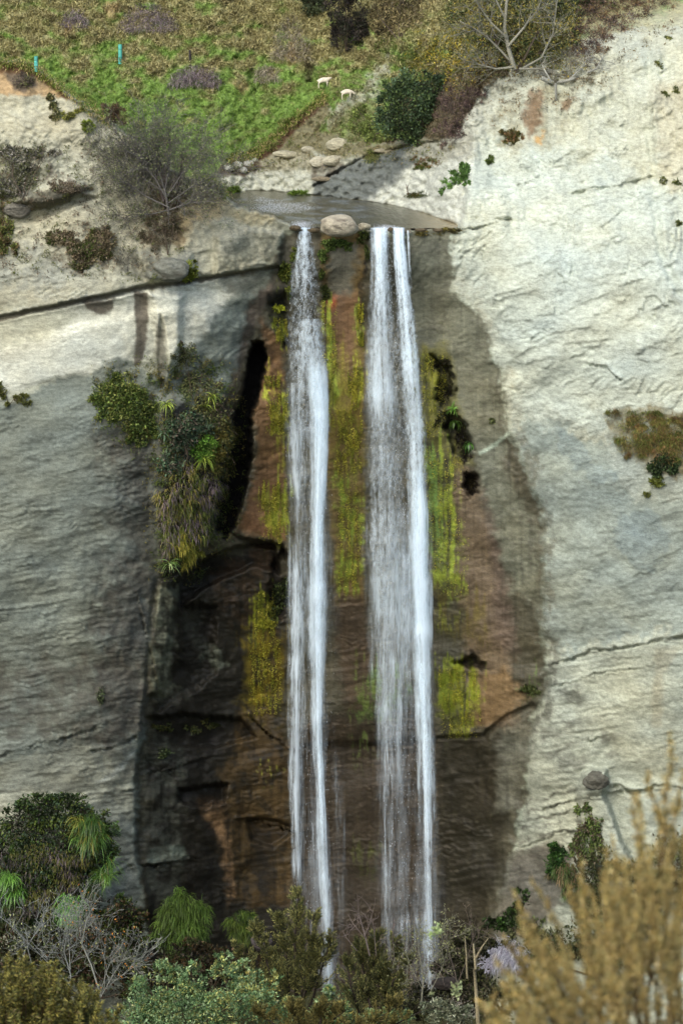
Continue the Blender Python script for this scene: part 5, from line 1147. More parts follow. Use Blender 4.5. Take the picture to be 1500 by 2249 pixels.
bush('scrub_patch', 'grey green scrub patch on the upper far left face', 'scrub patch', [(30, 350, 50, 34), (60, 390, 44, 34), (10, 410, 36, 30), (110, 330, 30, 12)], 4600, .2, GREY, hug=True, thick=.5, sig=.28, clumps=60)
bush('scrub_patch', 'green and brown scrub down the far left edge', 'scrub patch', [(6, 500, 24, 30), (14, 540, 22, 24), (4, 440, 14, 20)], 2200, .22, [(96, 104, 54), (74, 84, 42), (110, 96, 64)], hug=True, thick=.6)
bush('scrub_patch', 'large brown and green scrub patch across the left cliff', 'scrub patch', [(130, 520, 38, 20), (185, 545, 40, 30), (225, 530, 34, 34), (175, 575, 26, 20)], 5200, .2, [(104, 94, 74), (88, 84, 60), (78, 88, 44), (124, 112, 90)], hug=True, thick=.7, sig=.24)
bush('bush', 'dark green bush inside the large left scrub patch', 'bush', [(188, 550, 16, 20)], 900, .2, [(66, 84, 38), (84, 102, 46)], hug=True)
bush('scrub_patch', 'brown mossy cap on the dark overhanging ledge', 'scrub patch', [(150, 412, 44, 14), (125, 402, 22, 10)], 1500, .14, [(108, 98, 82), (92, 86, 70), (120, 112, 96)], hug=True, stems=False, thick=.3)
bush('scrub_patch', 'thin grey twigs beside the concretion', 'scrub patch', [(280, 570, 24, 26)], 700, .24, [(110, 112, 104), (92, 92, 82)], hug=True, ratio=.12)
bush('scrub_patch', 'green moss tufts along the far left edge of the grey wall', 'scrub patch', [(4, 856, 22, 18), (40, 880, 26, 12)], 1000, .2, [(96, 100, 50), (76, 82, 42)], hug=True, thick=.5)
bush('bush', 'mossy green hanging tuft by the left waterfall top', 'bush', [(628, 600, 12, 24), (634, 640, 10, 16), (645, 560, 10, 16)], 1700, .2, [(84, 98, 40), (66, 78, 32), (110, 116, 50)], hug=True, stems=False, hang=.4)
bush('bush', 'leafy green plant below the round lip boulder', 'bush', [(735, 533, 30, 14), (712, 560, 14, 18), (765, 540, 14, 10)], 1700, .2, [(78, 96, 46), (96, 116, 58), (58, 72, 36)], hug=True, stems=False, thick=.8)
bush('bush', 'dark moss tuft between boulder and right waterfall', 'bush', [(800, 520, 14, 12), (806, 560, 6, 20)], 800, .18, [(80, 90, 44), (56, 64, 34)], hug=True, stems=False)
bush('bush', 'small dark tuft right beside the left waterfall', 'bush', [(712, 645, 10, 16), (706, 600, 8, 12)], 600, .18, [(72, 84, 36), (50, 58, 28)], hug=True, stems=False, hang=.4)
bush('bush', 'mossy fringe under the right end of the lip', 'bush', [(985, 508, 26, 6), (930, 512, 20, 5), (1008, 505, 6, 6)], 800, .14, [(92, 88, 48), (112, 104, 54), (70, 66, 42)], hug=True, stems=False, thick=.5)
bush('yellow_fern', 'bright yellow green fern at the left waterfall edge', 'fern', [(614, 677, 16, 5)], 260, .22, [(190, 196, 66), (150, 160, 50)], hug=True, stems=False)
# hanging garden left of the alcove
HG = [(70, 88, 40), (92, 112, 48), (54, 68, 34), (116, 124, 58), (84, 84, 52)]
bush('hanging_bush', 'dense green bush at the top of the hanging garden', 'bush', [(260, 870, 52, 46), (300, 900, 44, 40), (240, 890, 34, 34), (310, 940, 36, 34)], 9000, .22, [(64, 80, 38), (82, 98, 46), (50, 62, 32), (98, 104, 54)], hug=True, thick=.5, sig=.28, hang=.3, stems=False)
bush('hanging_bush', 'bright leafy shrublet at the centre of the hanging garden', 'bush', [(448, 985, 30, 24), (465, 975, 18, 16)], 1900, .2, [(92, 128, 50), (74, 106, 42), (112, 140, 62)], hug=True)
bush('hanging_bush', 'dull green foliage down the right of the hanging garden', 'bush', [(490, 1010, 30, 44), (500, 950, 26, 34)], 3400, .22, [(74, 76, 38), (58, 62, 34), (96, 90, 46)], hug=True, hang=.4, thick=.6)
bush('hanging_bush', 'grey green ferns in the middle of the hanging garden', 'bush', [(400, 960, 44, 40), (370, 1020, 30, 30), (420, 930, 40, 30)], 5200, .24, [(66, 88, 66), (84, 100, 76), (52, 66, 50), (90, 84, 72)], hug=True, hang=.2, thick=.6)
bush('hanging_bush', 'olive mossy sprays in the upper right hanging garden', 'bush', [(430, 840, 44, 40), (470, 900, 36, 44), (410, 780, 26, 30)], 3600, .2, [(84, 92, 60), (72, 78, 54), (104, 108, 66), (86, 76, 64)], hug=True, thick=.4, sig=.28)
bush('hanging_fronds', 'long curtain of hanging grass and dead fronds', 'hanging fronds', [(400, 1090, 50, 60), (430, 1140, 40, 60), (380, 1160, 32, 50), (460, 1080, 30, 40)], 5200, .62, [(88, 96, 44), (72, 82, 38), (112, 106, 54), (98, 88, 90), (80, 72, 74)], hug=True, blades=True, ratio=.09, droop=3.5, stems=False, thick=.7, sig=.24)
bush('hanging_fronds', 'yellow green drooping tussock low in the hanging garden', 'hanging fronds', [(405, 1195, 30, 34), (420, 1220, 20, 22)], 1600, .6, [(116, 118, 46), (92, 98, 40), (140, 132, 56)], hug=True, blades=True, ratio=.08, droop=3.5, stems=False)
def tuft(px, py, n, ln, label, pal=((150, 168, 70), (116, 136, 54), (92, 112, 44)), d=None, droop=2.2, wd=.075, name='flax_tuft', group='strap leaved tufts on the wet wall', up=.5):
    d = d or float(sdist(px, py)) - .3; c = W(px, py, d); g = G(); a = rnd.uniform(0, 2 * np.pi, n)
    dirs = np.stack([np.cos(a) * .8, -.4 + .4 * np.sin(a), up + rnd.normal(size=n) * .35], 1)
    g.blades(np.repeat(c[None], n, 0) + rnd.normal(size=(n, 3)) * .06, dirs, ln * rnd.uniform(.6, 1.2, n), wd, droop, pick(pal, n), 6)
    g.V = [v - c for v in g.V]; o = g.build(name, M_GLOSSY); o.location = Vector(c); return tag(o, label, 'flax tuft', group)
tuft(366, 888, 26, 1.1, 'yellow striped flax tuft left above the hanging garden')
tuft(466, 872, 24, 1.1, 'spiky flax tuft highest on the right of the hanging garden')
tuft(452, 892, 16, 1.0, 'small flax tuft just under the highest spiky one')
tuft(446, 1012, 40, 1.5, 'broad drooping flax tuft at the centre of the hanging garden', droop=2.8)
tuft(372, 1240, 30, 1.3, 'pale flax tuft at the very bottom of the hanging garden', ((160, 180, 120), (110, 140, 80), (84, 110, 50)))
tuft(358, 950, 16, .9, 'bluish flax tuft near the left middle of the hanging garden', ((96, 120, 90), (80, 104, 76)))
tuft(995, 900, 26, .7, 'bright fern tuft on the black lichen right of the falls', ((96, 132, 48), (70, 104, 38)), name='fern_tuft', group='ferns on the black lichen', wd=.12)
tuft(1000, 925, 26, .8, 'drooping fern below the bright tuft right of the falls', ((90, 128, 46), (66, 96, 36)), name='fern_tuft', group='ferns on the black lichen', wd=.12, droop=4, up=.0)
tuft(1032, 975, 34, .9, 'long dark green fern hanging beside the black hollow', ((70, 110, 48), (54, 86, 38)), name='fern_tuft', group='ferns on the black lichen', wd=.12, droop=4, up=.0)
LM = [(26, 24, 20), (40, 36, 28), (54, 58, 30)]
bush('lichen_patch', 'ragged black growth upper right of the falls', 'lichen patch', [(970, 800, 22, 18), (985, 850, 16, 26), (965, 870, 12, 16), (975, 925, 20, 22)], 1700, .16, LM, hug=True, stems=False, thick=.5, sig=.3)
bush('lichen_patch', 'black hanging growth in the hollow by the ferns', 'lichen patch', [(1020, 975, 16, 34), (1008, 940, 12, 20)], 1300, .18, LM, hug=True, stems=False, thick=.5, hang=.5)
bush('lichen_patch', 'isolated black growth on the reddish rock', 'lichen patch', [(1035, 1065, 14, 24)], 800, .18, [(30, 26, 20), (44, 40, 22)], hug=True, stems=False, thick=.5, hang=.5)
bush('moss_clump', 'dark dangling moss beside the left waterfall halfway down', 'moss clump', [(618, 1300, 20, 36), (605, 1345, 16, 20)], 1500, .2, [(50, 62, 34), (36, 42, 28), (84, 96, 50)], hug=True, stems=False, hang=.6, thick=.5)
bush('moss_clump', 'yellow green moss shelf beneath the dark dangling moss', 'moss clump', [(580, 1372, 24, 9), (600, 1355, 12, 8)], 700, .16, [(150, 150, 50), (116, 120, 42)], hug=True, stems=False, thick=.5)
bush('moss_clump', 'dark mossy fringe low on the left alcove ledge', 'moss clump', [(360, 1595, 30, 12), (420, 1600, 20, 14), (460, 1590, 26, 10)], 900, .2, [(62, 70, 36), (48, 54, 30), (84, 84, 44)], hug=True, stems=False, hang=.6, thick=.4)
bush('moss_clump', 'small sage plant on the dark left alcove wall', 'moss clump', [(362, 1656, 16, 12)], 240, .18, [(84, 98, 62), (64, 76, 48)], hug=True, stems=False)
bush('moss_clump', 'small green plant on the striped grey wall', 'moss clump', [(222, 1530, 10, 16)], 240, .18, [(78, 90, 62), (64, 72, 50)], hug=True, stems=False)
bush('moss_clump', 'green tuft at the brown stain edge lower right', 'moss clump', [(1160, 1518, 22, 10)], 500, .18, [(70, 82, 42), (84, 92, 54)], hug=True, stems=False)
bush('moss_clump', 'small sprig on the edge of the brown stain below the pale vein', 'moss clump', [(1080, 925, 6, 8)], 160, .16, [(96, 104, 62), (78, 86, 52)], hug=True, stems=False)
# grassy pocket on the right cliff
bush('grass_patch', 'sloping patch of mixed grass on the right cliff face', 'grass patch', [(1370, 920, 44, 24), (1420, 945, 60, 36), (1475, 960, 60, 46), (1400, 985, 44, 30), (1450, 1000, 50, 30), (1530, 960, 50, 40), (1380, 950, 50, 30), (1440, 970, 60, 40), (1500, 930, 60, 24)], 16000, .28,
     [(104, 112, 54), (84, 96, 44), (126, 118, 66), (132, 104, 70), (96, 88, 56)], hug=True, blades=True, ratio=.13, droop=2, stems=False, thick=.35, sig=.25, clumps=120)
bush('bush', 'round dark green bush at the foot of the right grass patch', 'bush', [(1455, 1020, 30, 28), (1440, 1035, 18, 16)], 2600, .2, [(50, 66, 40), (66, 84, 48), (40, 50, 34)], hug=True)
bush('grass_clump', 'olive tuft directly below the round bush on the right', 'grass clump', [(1440, 1058, 18, 10)], 500, .2, [(100, 108, 46), (80, 88, 40)], hug=True, stems=False)
bush('grass_clump', 'tiny tuft beneath the right grass patch', 'grass clump', [(1420, 1085, 6, 5)], 120, .18, [(96, 102, 52)], hug=True, stems=False)


def scatter(name, label, polys, n, leaf, pal, thr=.05, sc_=(22, 18), blade=.5, seed=800, size=.5, droop=2.):
    """loose ground cover hugging the rock where a noise field says so"""
    PP = []
    for pl in polys:
        a = np.array(pl, float); x = rnd.uniform(a[:, 0].min(), a[:, 0].max(), n * 3); y = rnd.uniform(a[:, 1].min(), a[:, 1].max(), n * 3)
        k = (sdf(pl, x, y + (110 * fbm(x / 9, y / 150, 4, 71) if name == 'wall_moss' else 0)) + 12 * rnd.normal(size=len(x)) > 0) & (fbm(x / sc_[0], y / sc_[1], 4, seed) + rnd.normal(size=len(x)) * .05 > thr)
        PP.append(np.stack([x[k], y[k]], 1)[:n])
    q = np.concatenate(PP); m_ = len(q); P = W(q[:, 0], q[:, 1], sdist(q[:, 0], q[:, 1]) - rnd.uniform(.02, .22, m_))
    tone = (1 + .35 * fbm(q[:, 0] / 16, q[:, 1] / 14, 3, seed + 5))[:, None]; hue = ss(-.2, .2, fbm(q[:, 0] / 40, q[:, 1] / 36, 3, seed + 7)); L_ = len(pal)
    pa = np.array([C(*p_) for p_ in pal]) * PB; ii = np.clip((hue * L_ + rnd.normal(size=m_) * .8).astype(int), 0, L_ - 1); col = pa[ii] * tone * (1 + rnd.normal(size=(m_, 1)) * .2).clip(.5, 1.6)
    g = G(); b_ = rnd.random(m_) < blade
    dirs = rnd.normal(size=(m_, 3)) * .7 + np.array([0, -.5, .4])
    if b_.any(): g.blades(P[b_], dirs[b_], leaf * 1.8 * rnd.uniform(.5, 1.3, b_.sum()), leaf * .16, droop, col[b_], 2)
    if (~b_).any(): g.leaves(P[~b_], dirs[~b_], leaf * rnd.uniform(.5, 1.3, (~b_).sum()), leaf * .45, col[~b_])
    return tag(g.build(name, M_LEAF), label, kind='stuff')
scatter('cliff_scrub', 'low dry scrub and moss clinging to the upper left cliff', [[(-60, 300), (130, 320), (220, 300), (260, 260), (480, 400), (490, 440), (420, 470), (400, 620), (300, 620), (120, 600), (-60, 620)]], 9000, .2,
        [(104, 92, 74), (122, 114, 96), (112, 114, 92), (92, 98, 56)], .06)
scatter('cliff_scrub', 'loose low growth over the wet wall around the hanging garden', [[(200, 820), (480, 780), (540, 900), (520, 1180), (420, 1290), (340, 1240), (330, 1020), (210, 920)]], 12000, .22,
        [(74, 88, 40), (92, 104, 48), (84, 78, 62), (66, 80, 56), (104, 100, 52)], -.04, (30, 30), .6, 820, droop=3)
scatter('cliff_scrub', 'dry stalks and moss along the brow of the right cliff', [[(1060, 170), (1330, 110), (1420, 60), (1560, 10), (1560, 50), (1400, 110), (1330, 190), (1260, 230), (1180, 240), (1090, 290)]], 6500, .22,
        [(120, 104, 78), (140, 128, 96), (104, 98, 70), (136, 134, 118)], .05, (24, 22), .6, 840)
scatter('cliff_scrub', 'patchy herbs and turf on the banks above the stream', [[(500, 345), (640, 270), (720, 220), (880, 300), (1000, 320), (960, 345), (820, 350), (700, 345), (560, 380), (480, 380)]], 7000, .22,
        [(116, 108, 76), (96, 104, 54), (84, 96, 46), (128, 122, 88)], .0, (24, 14), .6, 860)
scatter('cliff_scrub', 'sparse dead stubble on the slip where the lower sheep stands', [[(690, 290), (740, 190), (840, 110), (900, 130), (850, 230), (790, 310)]], 2600, .22,
        [(116, 112, 80), (100, 106, 62), (132, 124, 96)], .0, (18, 14), .7, 880)
MP = [[(584, 872), (630, 866), (632, 950), (604, 955), (590, 920)], [(568, 1068), (600, 1052), (632, 1062), (630, 1192), (590, 1190), (570, 1110)], [(600, 700), (622, 705), (632, 745), (618, 748)], [(582, 828), (612, 826), (614, 850), (586, 850)],
      [(706, 655), (722, 660), (738, 740), (740, 900), (730, 940), (716, 880)], [(764, 810), (796, 805), (796, 880), (770, 900)], [(742, 1040), (770, 1080), (795, 1100), (798, 1290), (748, 1305)], [(782, 672), (798, 668), (798, 760), (784, 740)],
      [(925, 985), (1000, 978), (1002, 1090), (1010, 1200), (1030, 1310), (960, 1310), (945, 1200)], [(962, 1475), (1030, 1468), (1056, 1490), (1050, 1560), (1030, 1610), (985, 1622)], [(905, 775), (960, 780), (985, 850), (960, 960), (925, 960)],
      [(560, 1300), (605, 1350), (590, 1400), (562, 1400)], [(545, 1400), (610, 1400), (620, 1550), (560, 1570)], [(735, 900), (795, 900), (795, 1040), (740, 1040)]]
for mi, (sc0, pal_) in enumerate((((8, 60), [(160, 156, 56), (136, 132, 48), (176, 170, 72)]), ((7, 40), [(112, 120, 44), (88, 94, 36), (140, 142, 52)]))):
    scatter('wall_moss', ('bright yellow green moss cushions on the wet alcove wall', 'darker olive moss mottling the wet alcove wall')[mi], MP, 1500, .13, pal_, .06, sc0, .25, 890 + mi * 7, droop=3)
# ------------------------------------------------------------------ lower plants
BG = [(40, 54, 28), (52, 70, 34), (32, 42, 26), (70, 82, 36), (46, 44, 38)]
bush('hanging_bush', 'huge dark green wall of hanging foliage at the lower left', 'bush', [(110, 1790, 90, 46), (40, 1830, 70, 60), (190, 1830, 60, 56), (120, 1900, 110, 80), (30, 1960, 70, 80), (150, 2000, 90, 60), (220, 1900, 36, 60)], 34000, .25, BG + [(66, 84, 62)], d=186.4, thick=.35, sig=.22, hang=.25, clumps=460, stems=False)
bush('hanging_fronds', 'dead mauve and olive fronds hanging within the lower left bush', 'hanging fronds', [(90, 1900, 90, 70), (60, 1990, 70, 60), (170, 1960, 60, 60)], 3000, .42, [(72, 64, 66), (70, 74, 38), (92, 90, 44), (54, 50, 50)], d=185.0, blades=True, ratio=.12, droop=4, stems=False, thick=.5)
bush('hanging_fronds', 'big fresh green flax cascade on the right of the lower left bush', 'hanging fronds', [(190, 1830, 46, 34), (225, 1880, 34, 44), (230, 1940, 26, 36)], 850, 1.25, [(62, 90, 38), (48, 72, 30), (76, 102, 44), (96, 96, 40)], d=184.6, blades=True, ratio=.04, droop=2.6, stems=False, mat=M_GLOSSY, thick=.6)
bush('hanging_fronds', 'green flax tuft hanging at the far left edge', 'hanging fronds', [(20, 1945, 34, 24)], 420, 1.2, [(84, 120, 50), (66, 98, 42)], d=184.4, blades=True, ratio=.05, droop=3, stems=False, mat=M_GLOSSY)
bush('hanging_fronds', 'green flax tuft above the bare white twigs', 'hanging fronds', [(152, 1998, 24, 20)], 420, 1.3, [(84, 124, 56), (70, 104, 46)], d=184, blades=True, ratio=.05, droop=3, stems=False, mat=M_GLOSSY)
bush('bush', 'dark low bush right of the flax cascade', 'bush', [(275, 2010, 46, 46), (240, 2050, 60, 46), (310, 2060, 34, 40)], 6500, .25, BG + [(70, 56, 38)], d=184)
bush('bush', 'dark shadowy undergrowth behind the bare white twigs', 'bush', [(40, 2090, 90, 60), (140, 2110, 90, 60), (230, 2130, 80, 60), (330, 2150, 60, 50)], 11000, .3, [(58, 64, 38), (44, 46, 32), (76, 60, 44), (70, 80, 44)], d=182)
bush('grass_mound', 'tall green tussock mound at the foot of the left alcove', 'tussock', [(400, 2000, 44, 34), (395, 2050, 50, 50), (420, 2030, 30, 40)], 6000, .8, [(70, 94, 36), (54, 74, 30), (84, 106, 44), (64, 80, 34)], d=183.5, blades=True, ratio=.06, droop=2.8, stems=False, sig=.25)
bush('grass_mound', 'smaller green tussock left of the fall foot', 'tussock', [(525, 2020, 34, 28), (540, 2050, 26, 20)], 2600, .6, [(66, 86, 32), (50, 68, 28), (84, 98, 38)], d=186, blades=True, ratio=.07, droop=2.8, stems=False)
bush('bush', 'brown and green undergrowth below the tussocks', 'bush', [(450, 2120, 90, 46), (560, 2130, 60, 40), (380, 2130, 60, 40), (640, 2130, 60, 40)], 8000, .28, [(56, 50, 34), (42, 38, 28), (50, 58, 32), (72, 58, 38)], d=181)
bush('hanging_bush', 'mossy dark column under the rock pinnacle', 'bush', [(1285, 1800, 20, 36), (1280, 1850, 24, 40), (1310, 1830, 16, 40)], 3200, .22, [(62, 78, 42), (84, 98, 50), (74, 68, 54)], hug=True, hang=.6, stems=False, thick=.7)
bush('bush', 'dark green round bush left of the pinnacle foot', 'bush', [(1228, 1876, 28, 24), (1220, 1900, 24, 30)], 2600, .2, [(44, 74, 32), (34, 56, 28), (60, 88, 40)], hug=True)
bush('hanging_fronds', 'brown and green fronds trailing below the round bush', 'hanging fronds', [(1235, 1930, 30, 40), (1262, 1960, 26, 40)], 1500, .6, [(74, 70, 44), (56, 74, 36), (96, 84, 62)], hug=True, blades=True, ratio=.1, droop=4, stems=False)
bush('bush', 'dark fern cluster low behind the golden shrub', 'bush', [(1148, 1975, 22, 22), (1120, 2010, 26, 20), (1090, 2030, 30, 16)], 2600, .24, [(44, 62, 30), (58, 82, 38), (36, 40, 26)], d=186)
bush('bush', 'shaded green scrub behind the golden shrub', 'bush', [(1300, 1930, 60, 60), (1400, 1960, 80, 80), (1480, 1900, 60, 90), (1350, 2050, 110, 80), (1180, 2080, 70, 60)], 16000, .3, [(74, 84, 52), (58, 66, 44), (96, 100, 70), (84, 78, 60)], hug=True, thick=.7)
bush('bush', 'dark undergrowth around the foot of the right waterfall', 'bush', [(930, 2200, 70, 40), (1010, 2130, 60, 50), (1050, 2070, 50, 30), (1060, 2200, 80, 50)], 9000, .26, [(50, 50, 36), (38, 40, 28), (70, 74, 44)], d=176)

# pale green leafy shrubs
PG = [(120, 150, 104), (96, 128, 86), (148, 172, 126), (76, 102, 66), (156, 160, 96)]
def leafy(name, label, blobs, n, d, pal, leaf=.22, base=None, weights=None):
    return bush(name, label, 'shrub', blobs, n, leaf, pal, d=d, ratio=.34, up=.55, sig=.15, mat=M_GLOSSY, clumps=n // 26, base=base, thick=.9, weights=weights)
leafy('leafy_shrub', 'pale sage green leafy shrub at the bottom left of centre', [(356, 2118, 12, 16), (480, 2112, 14, 18), (420, 2126, 14, 14), (300, 2160, 16, 16), (530, 2120, 16, 14), (360, 2140, 26, 26), (330, 2190, 60, 50), (420, 2150, 50, 40), (490, 2130, 40, 30), (400, 2230, 110, 60), (500, 2210, 80, 60), (290, 2240, 70, 40)], 17000, 160, PG)
leafy('leafy_shrub', 'yellow tinged sage shrub behind the left dark tree', [(560, 2170, 50, 40), (600, 2230, 60, 40), (740, 2200, 40, 30), (730, 2240, 60, 30)], 7500, 163, PG + [(168, 156, 84)])
leafy('leafy_shrub', 'pale leafy sprigs at the bottom between the two dark trees', [(745, 2225, 40, 26), (860, 2235, 50, 24), (800, 2245, 60, 20)], 3200, 158, PG)
leafy('leafy_shrub', 'greyish sage foliage along the bottom right of centre', [(960, 2220, 30, 24), (1000, 2235, 50, 24)], 2200, 158, [(150, 156, 130), (120, 130, 104), (96, 100, 80)])

# feathery dark trees (needle foliage on ascending branches)
def feather_tree(label, base, tops, d, nb, pal, r=.16, n_need=26000, nl=.2, wide=1., group='feathery dark trees before the falls', stem=(58, 50, 44)):
    b = W(base[0], base[1], d); root = empty('feathery_tree', b, label, 'tree', group); g = G(); tips = []; gb = G()
    for (tx, ty, w) in tops:
        t = W(tx, ty, d + rnd.uniform(-.8, .8)); m1 = b + (t - b) * .35 + rnd.normal(size=3) * .25; m2 = b + (t - b) * .7 + rnd.normal(size=3) * .2
        pts = np.array([b, m1, m2, t]); tt = np.linspace(0, 3, 13); pts = np.stack([np.interp(tt, range(4), pts[:, k]) for k in range(3)], 1)
        g.tube(pts, np.linspace(r * w, .02, len(pts)), C(*stem), 6)
        for k in range(int(nb * w)):
            q = rnd.uniform(.32, 1) * 12; i = min(int(q), 11); p = pts[i] + (pts[i + 1] - pts[i]) * (q - i); out_ = rnd.normal(size=3) * np.array([1, .8, .2]); out_ = unit(out_)
            L = (1 - q / 12) * 1.9 * wide + .55
            pp = [p]; dv = unit(out_ + np.array([0, 0, .8]))
            for s_ in range(4): dv = unit(dv + np.array([0, 0, .18]) + rnd.normal(size=3) * .12); pp.append(pp[-1] + dv * L / 4)
            gb.tube(pp, np.linspace(.03, .01, 5), C(*stem) * .9, 3)
            for s_ in range(1, 5): tips.append((pp[s_ - 1], pp[s_]))
    A = np.array([t[0] for t in tips]); Bb = np.array([t[1] for t in tips]); k = rnd.integers(0, len(A), n_need); u = rnd.random((n_need, 1)); q = A[k] * (1 - u) + Bb[k] * u
    axis = unit(Bb[k] - A[k]); spr = unit(axis * .9 + rnd.normal(size=(n_need, 3)) * .75); q = q + spr * rnd.uniform(0, .16, (n_need, 1))
    cl = (1 + rnd.normal(size=len(A)) * .2)[k][:, None]
    gf = G(); gf.leaves(q, axis + spr * .8, nl * rnd.uniform(.6, 1.3, n_need), nl * .24, pick(pal, n_need) * cl)
    g.build('trunk', M_BARK, root); gb.build('branches', M_BARK, root)['kind'] = 'stuff'; gf.build('foliage', M_LEAF, root)
    return root
KN = [(84, 90, 54), (104, 106, 64), (66, 72, 46), (130, 128, 78), (58, 62, 44)]
feather_tree('taller left feathery dark tree in front of the left fall foot', (650, 2290), [(655, 1968, 1.2), (690, 2010, .9), (610, 2010, .9), (560, 2040, .8), (520, 2080, .7), (730, 2060, .7), (590, 2090, .7), (700, 2080, .8)], 165, 34, KN + [(134, 132, 78)], n_need=30000)
feather_tree('shorter right feathery dark tree between the two waterfall feet', (820, 2290), [(830, 2060, 1.1), (790, 2075, .9), (870, 2070, .9), (760, 2110, .8), (900, 2110, .8), (840, 2120, .9), (880, 2160, .8)], 162, 34, KN, n_need=26000)
feather_tree('low olive feathery bush below the two dark trees', (700, 2330), [(640, 2215, .8), (700, 2210, .8), (760, 2220, .7), (880, 2205, .8), (940, 2215, .7), (560, 2225, .6)], 156, 26, [(96, 92, 52), (74, 72, 42), (120, 112, 64)], n_need=15000, wide=.7)

# bare twiggy shrubs
def twigs(name, label, stems, d, r, col, depth=4, ln=2.2, cat='bare shrub', leafpal=None, nleaf=0, n_side=8, group=None, **k):
    return bare_tree(name, label, stems[0], d, r, col, n_side, ln, depth, cat, limbs=stems, leafpal=leafpal, nleaf=nleaf, group=group, **k)
twigs('bare_shrub', 'bare white lichen covered shrub fanning out at the lower left', [[(155, 2200), (155, 2140), (140, 2090), (150, 2040)], [(150, 2160), (120, 2130), (70, 2080), (20, 2030), (-20, 2000)], [(70, 2120), (60, 2080), (85, 2040), (120, 2010)],
      [(155, 2150), (152, 2080), (145, 2030), (140, 2010)]], 170, .065, (158, 164, 158), depth=3, ln=1.7, n_side=16, minr=.013, leafpal=[(150, 156, 110)], nleaf=260)
twigs('bare_shrub', 'bare white shrub with forked stems left of the sage shrub', [[(222, 2190), (200, 2120), (180, 2075), (190, 2020), (198, 2000)], [(220, 2185), (236, 2130), (225, 2090), (215, 2040)], [(222, 2190), (250, 2140), (270, 2110), (290, 2060)], [(222, 2180), (260, 2150), (300, 2120), (330, 2085)],
      [(180, 2075), (176, 2040), (180, 2010)]], 168, .06, (156, 160, 150), depth=3, ln=1.5, n_side=16, minr=.013, leafpal=[(156, 160, 96), (180, 120, 50)], nleaf=200)
twigs('bare_shrub', 'bare purplish twigs rising above the shorter dark tree', [[(812, 2100), (800, 2050), (788, 2010), (784, 1965)], [(800, 2060), (775, 2030), (765, 2010)], [(800, 2060), (812, 2030), (820, 2000)], [(784, 2090), (760, 2060), (752, 2045)], [(826, 2100), (822, 2050), (818, 2020)], [(866, 2110), (862, 2060), (866, 2020)]],
      160, .06, (120, 110, 104), depth=2, ln=.8, n_side=7, minr=.014)
twigs('bare_shrub', 'fine pale twigs crossing the right waterfall foot', [[(925, 2210), (930, 2150), (920, 2090), (912, 2030)], [(930, 2160), (950, 2110), (955, 2060)], [(925, 2170), (900, 2120), (890, 2090)], [(940, 2190), (970, 2130), (985, 2080), (990, 2050)]], 158, .05, (140, 140, 120), depth=3, ln=1.2, n_side=10, minr=.012,
      leafpal=[(120, 124, 84)], nleaf=500)
twigs('bare_shrub', 'dark bare twigs left of the dead forked trunk', [[(1010, 2200), (1000, 2140), (985, 2090), (975, 2040)], [(1005, 2160), (1025, 2110), (1040, 2060), (1036, 2010)], [(1000, 2150), (960, 2120), (950, 2100)]], 160, .05, (120, 108, 96), depth=3, ln=1.2, n_side=10, minr=.013)
bare_tree('dead_trunk', 'pale forked dead trunk standing right of the falls', [(1050, 2250), (1046, 2190), (1042, 2130), (1044, 2130), (1040, 2075)], 157, .13, (160, 150, 118), limbs=([(1043, 2110), (1056, 2085), (1072, 2062)], [(1026, 2150), (1024, 2100), (1021, 2056)]), n_side=1, ln=.4, depth=1, cat='dead tree')
bramble(1110, 2105, 56, 44, 3200, 'silvery lavender dead bramble behind the dead trunk', [(160, 164, 178), (136, 138, 152), (118, 112, 124), (176, 182, 190)], None, 170, .9)
bramble(1010, 2225, 60, 30, 1600, 'grey dead bramble at the foot of the dead trunk', [(140, 136, 128), (110, 104, 96), (160, 158, 146)], None, 160, .8)
def fix_bramble(): pass
bush('leaf_sprig', 'floating pale green leaf sprig before the right waterfall foot', 'sprig', [(958, 2045, 12, 12), (942, 2058, 12, 8)], 130, .075, [(174, 190, 136), (156, 176, 116)], d=60, thick=.6, stems=False)
bush('leaf_sprig', 'out of focus pale leaf sprig left of the dead trunk', 'sprig', [(1008, 2175, 14, 14), (950, 2190, 8, 6)], 130, .075, [(166, 178, 132), (150, 160, 112)], d=60, thick=.6, stems=False)

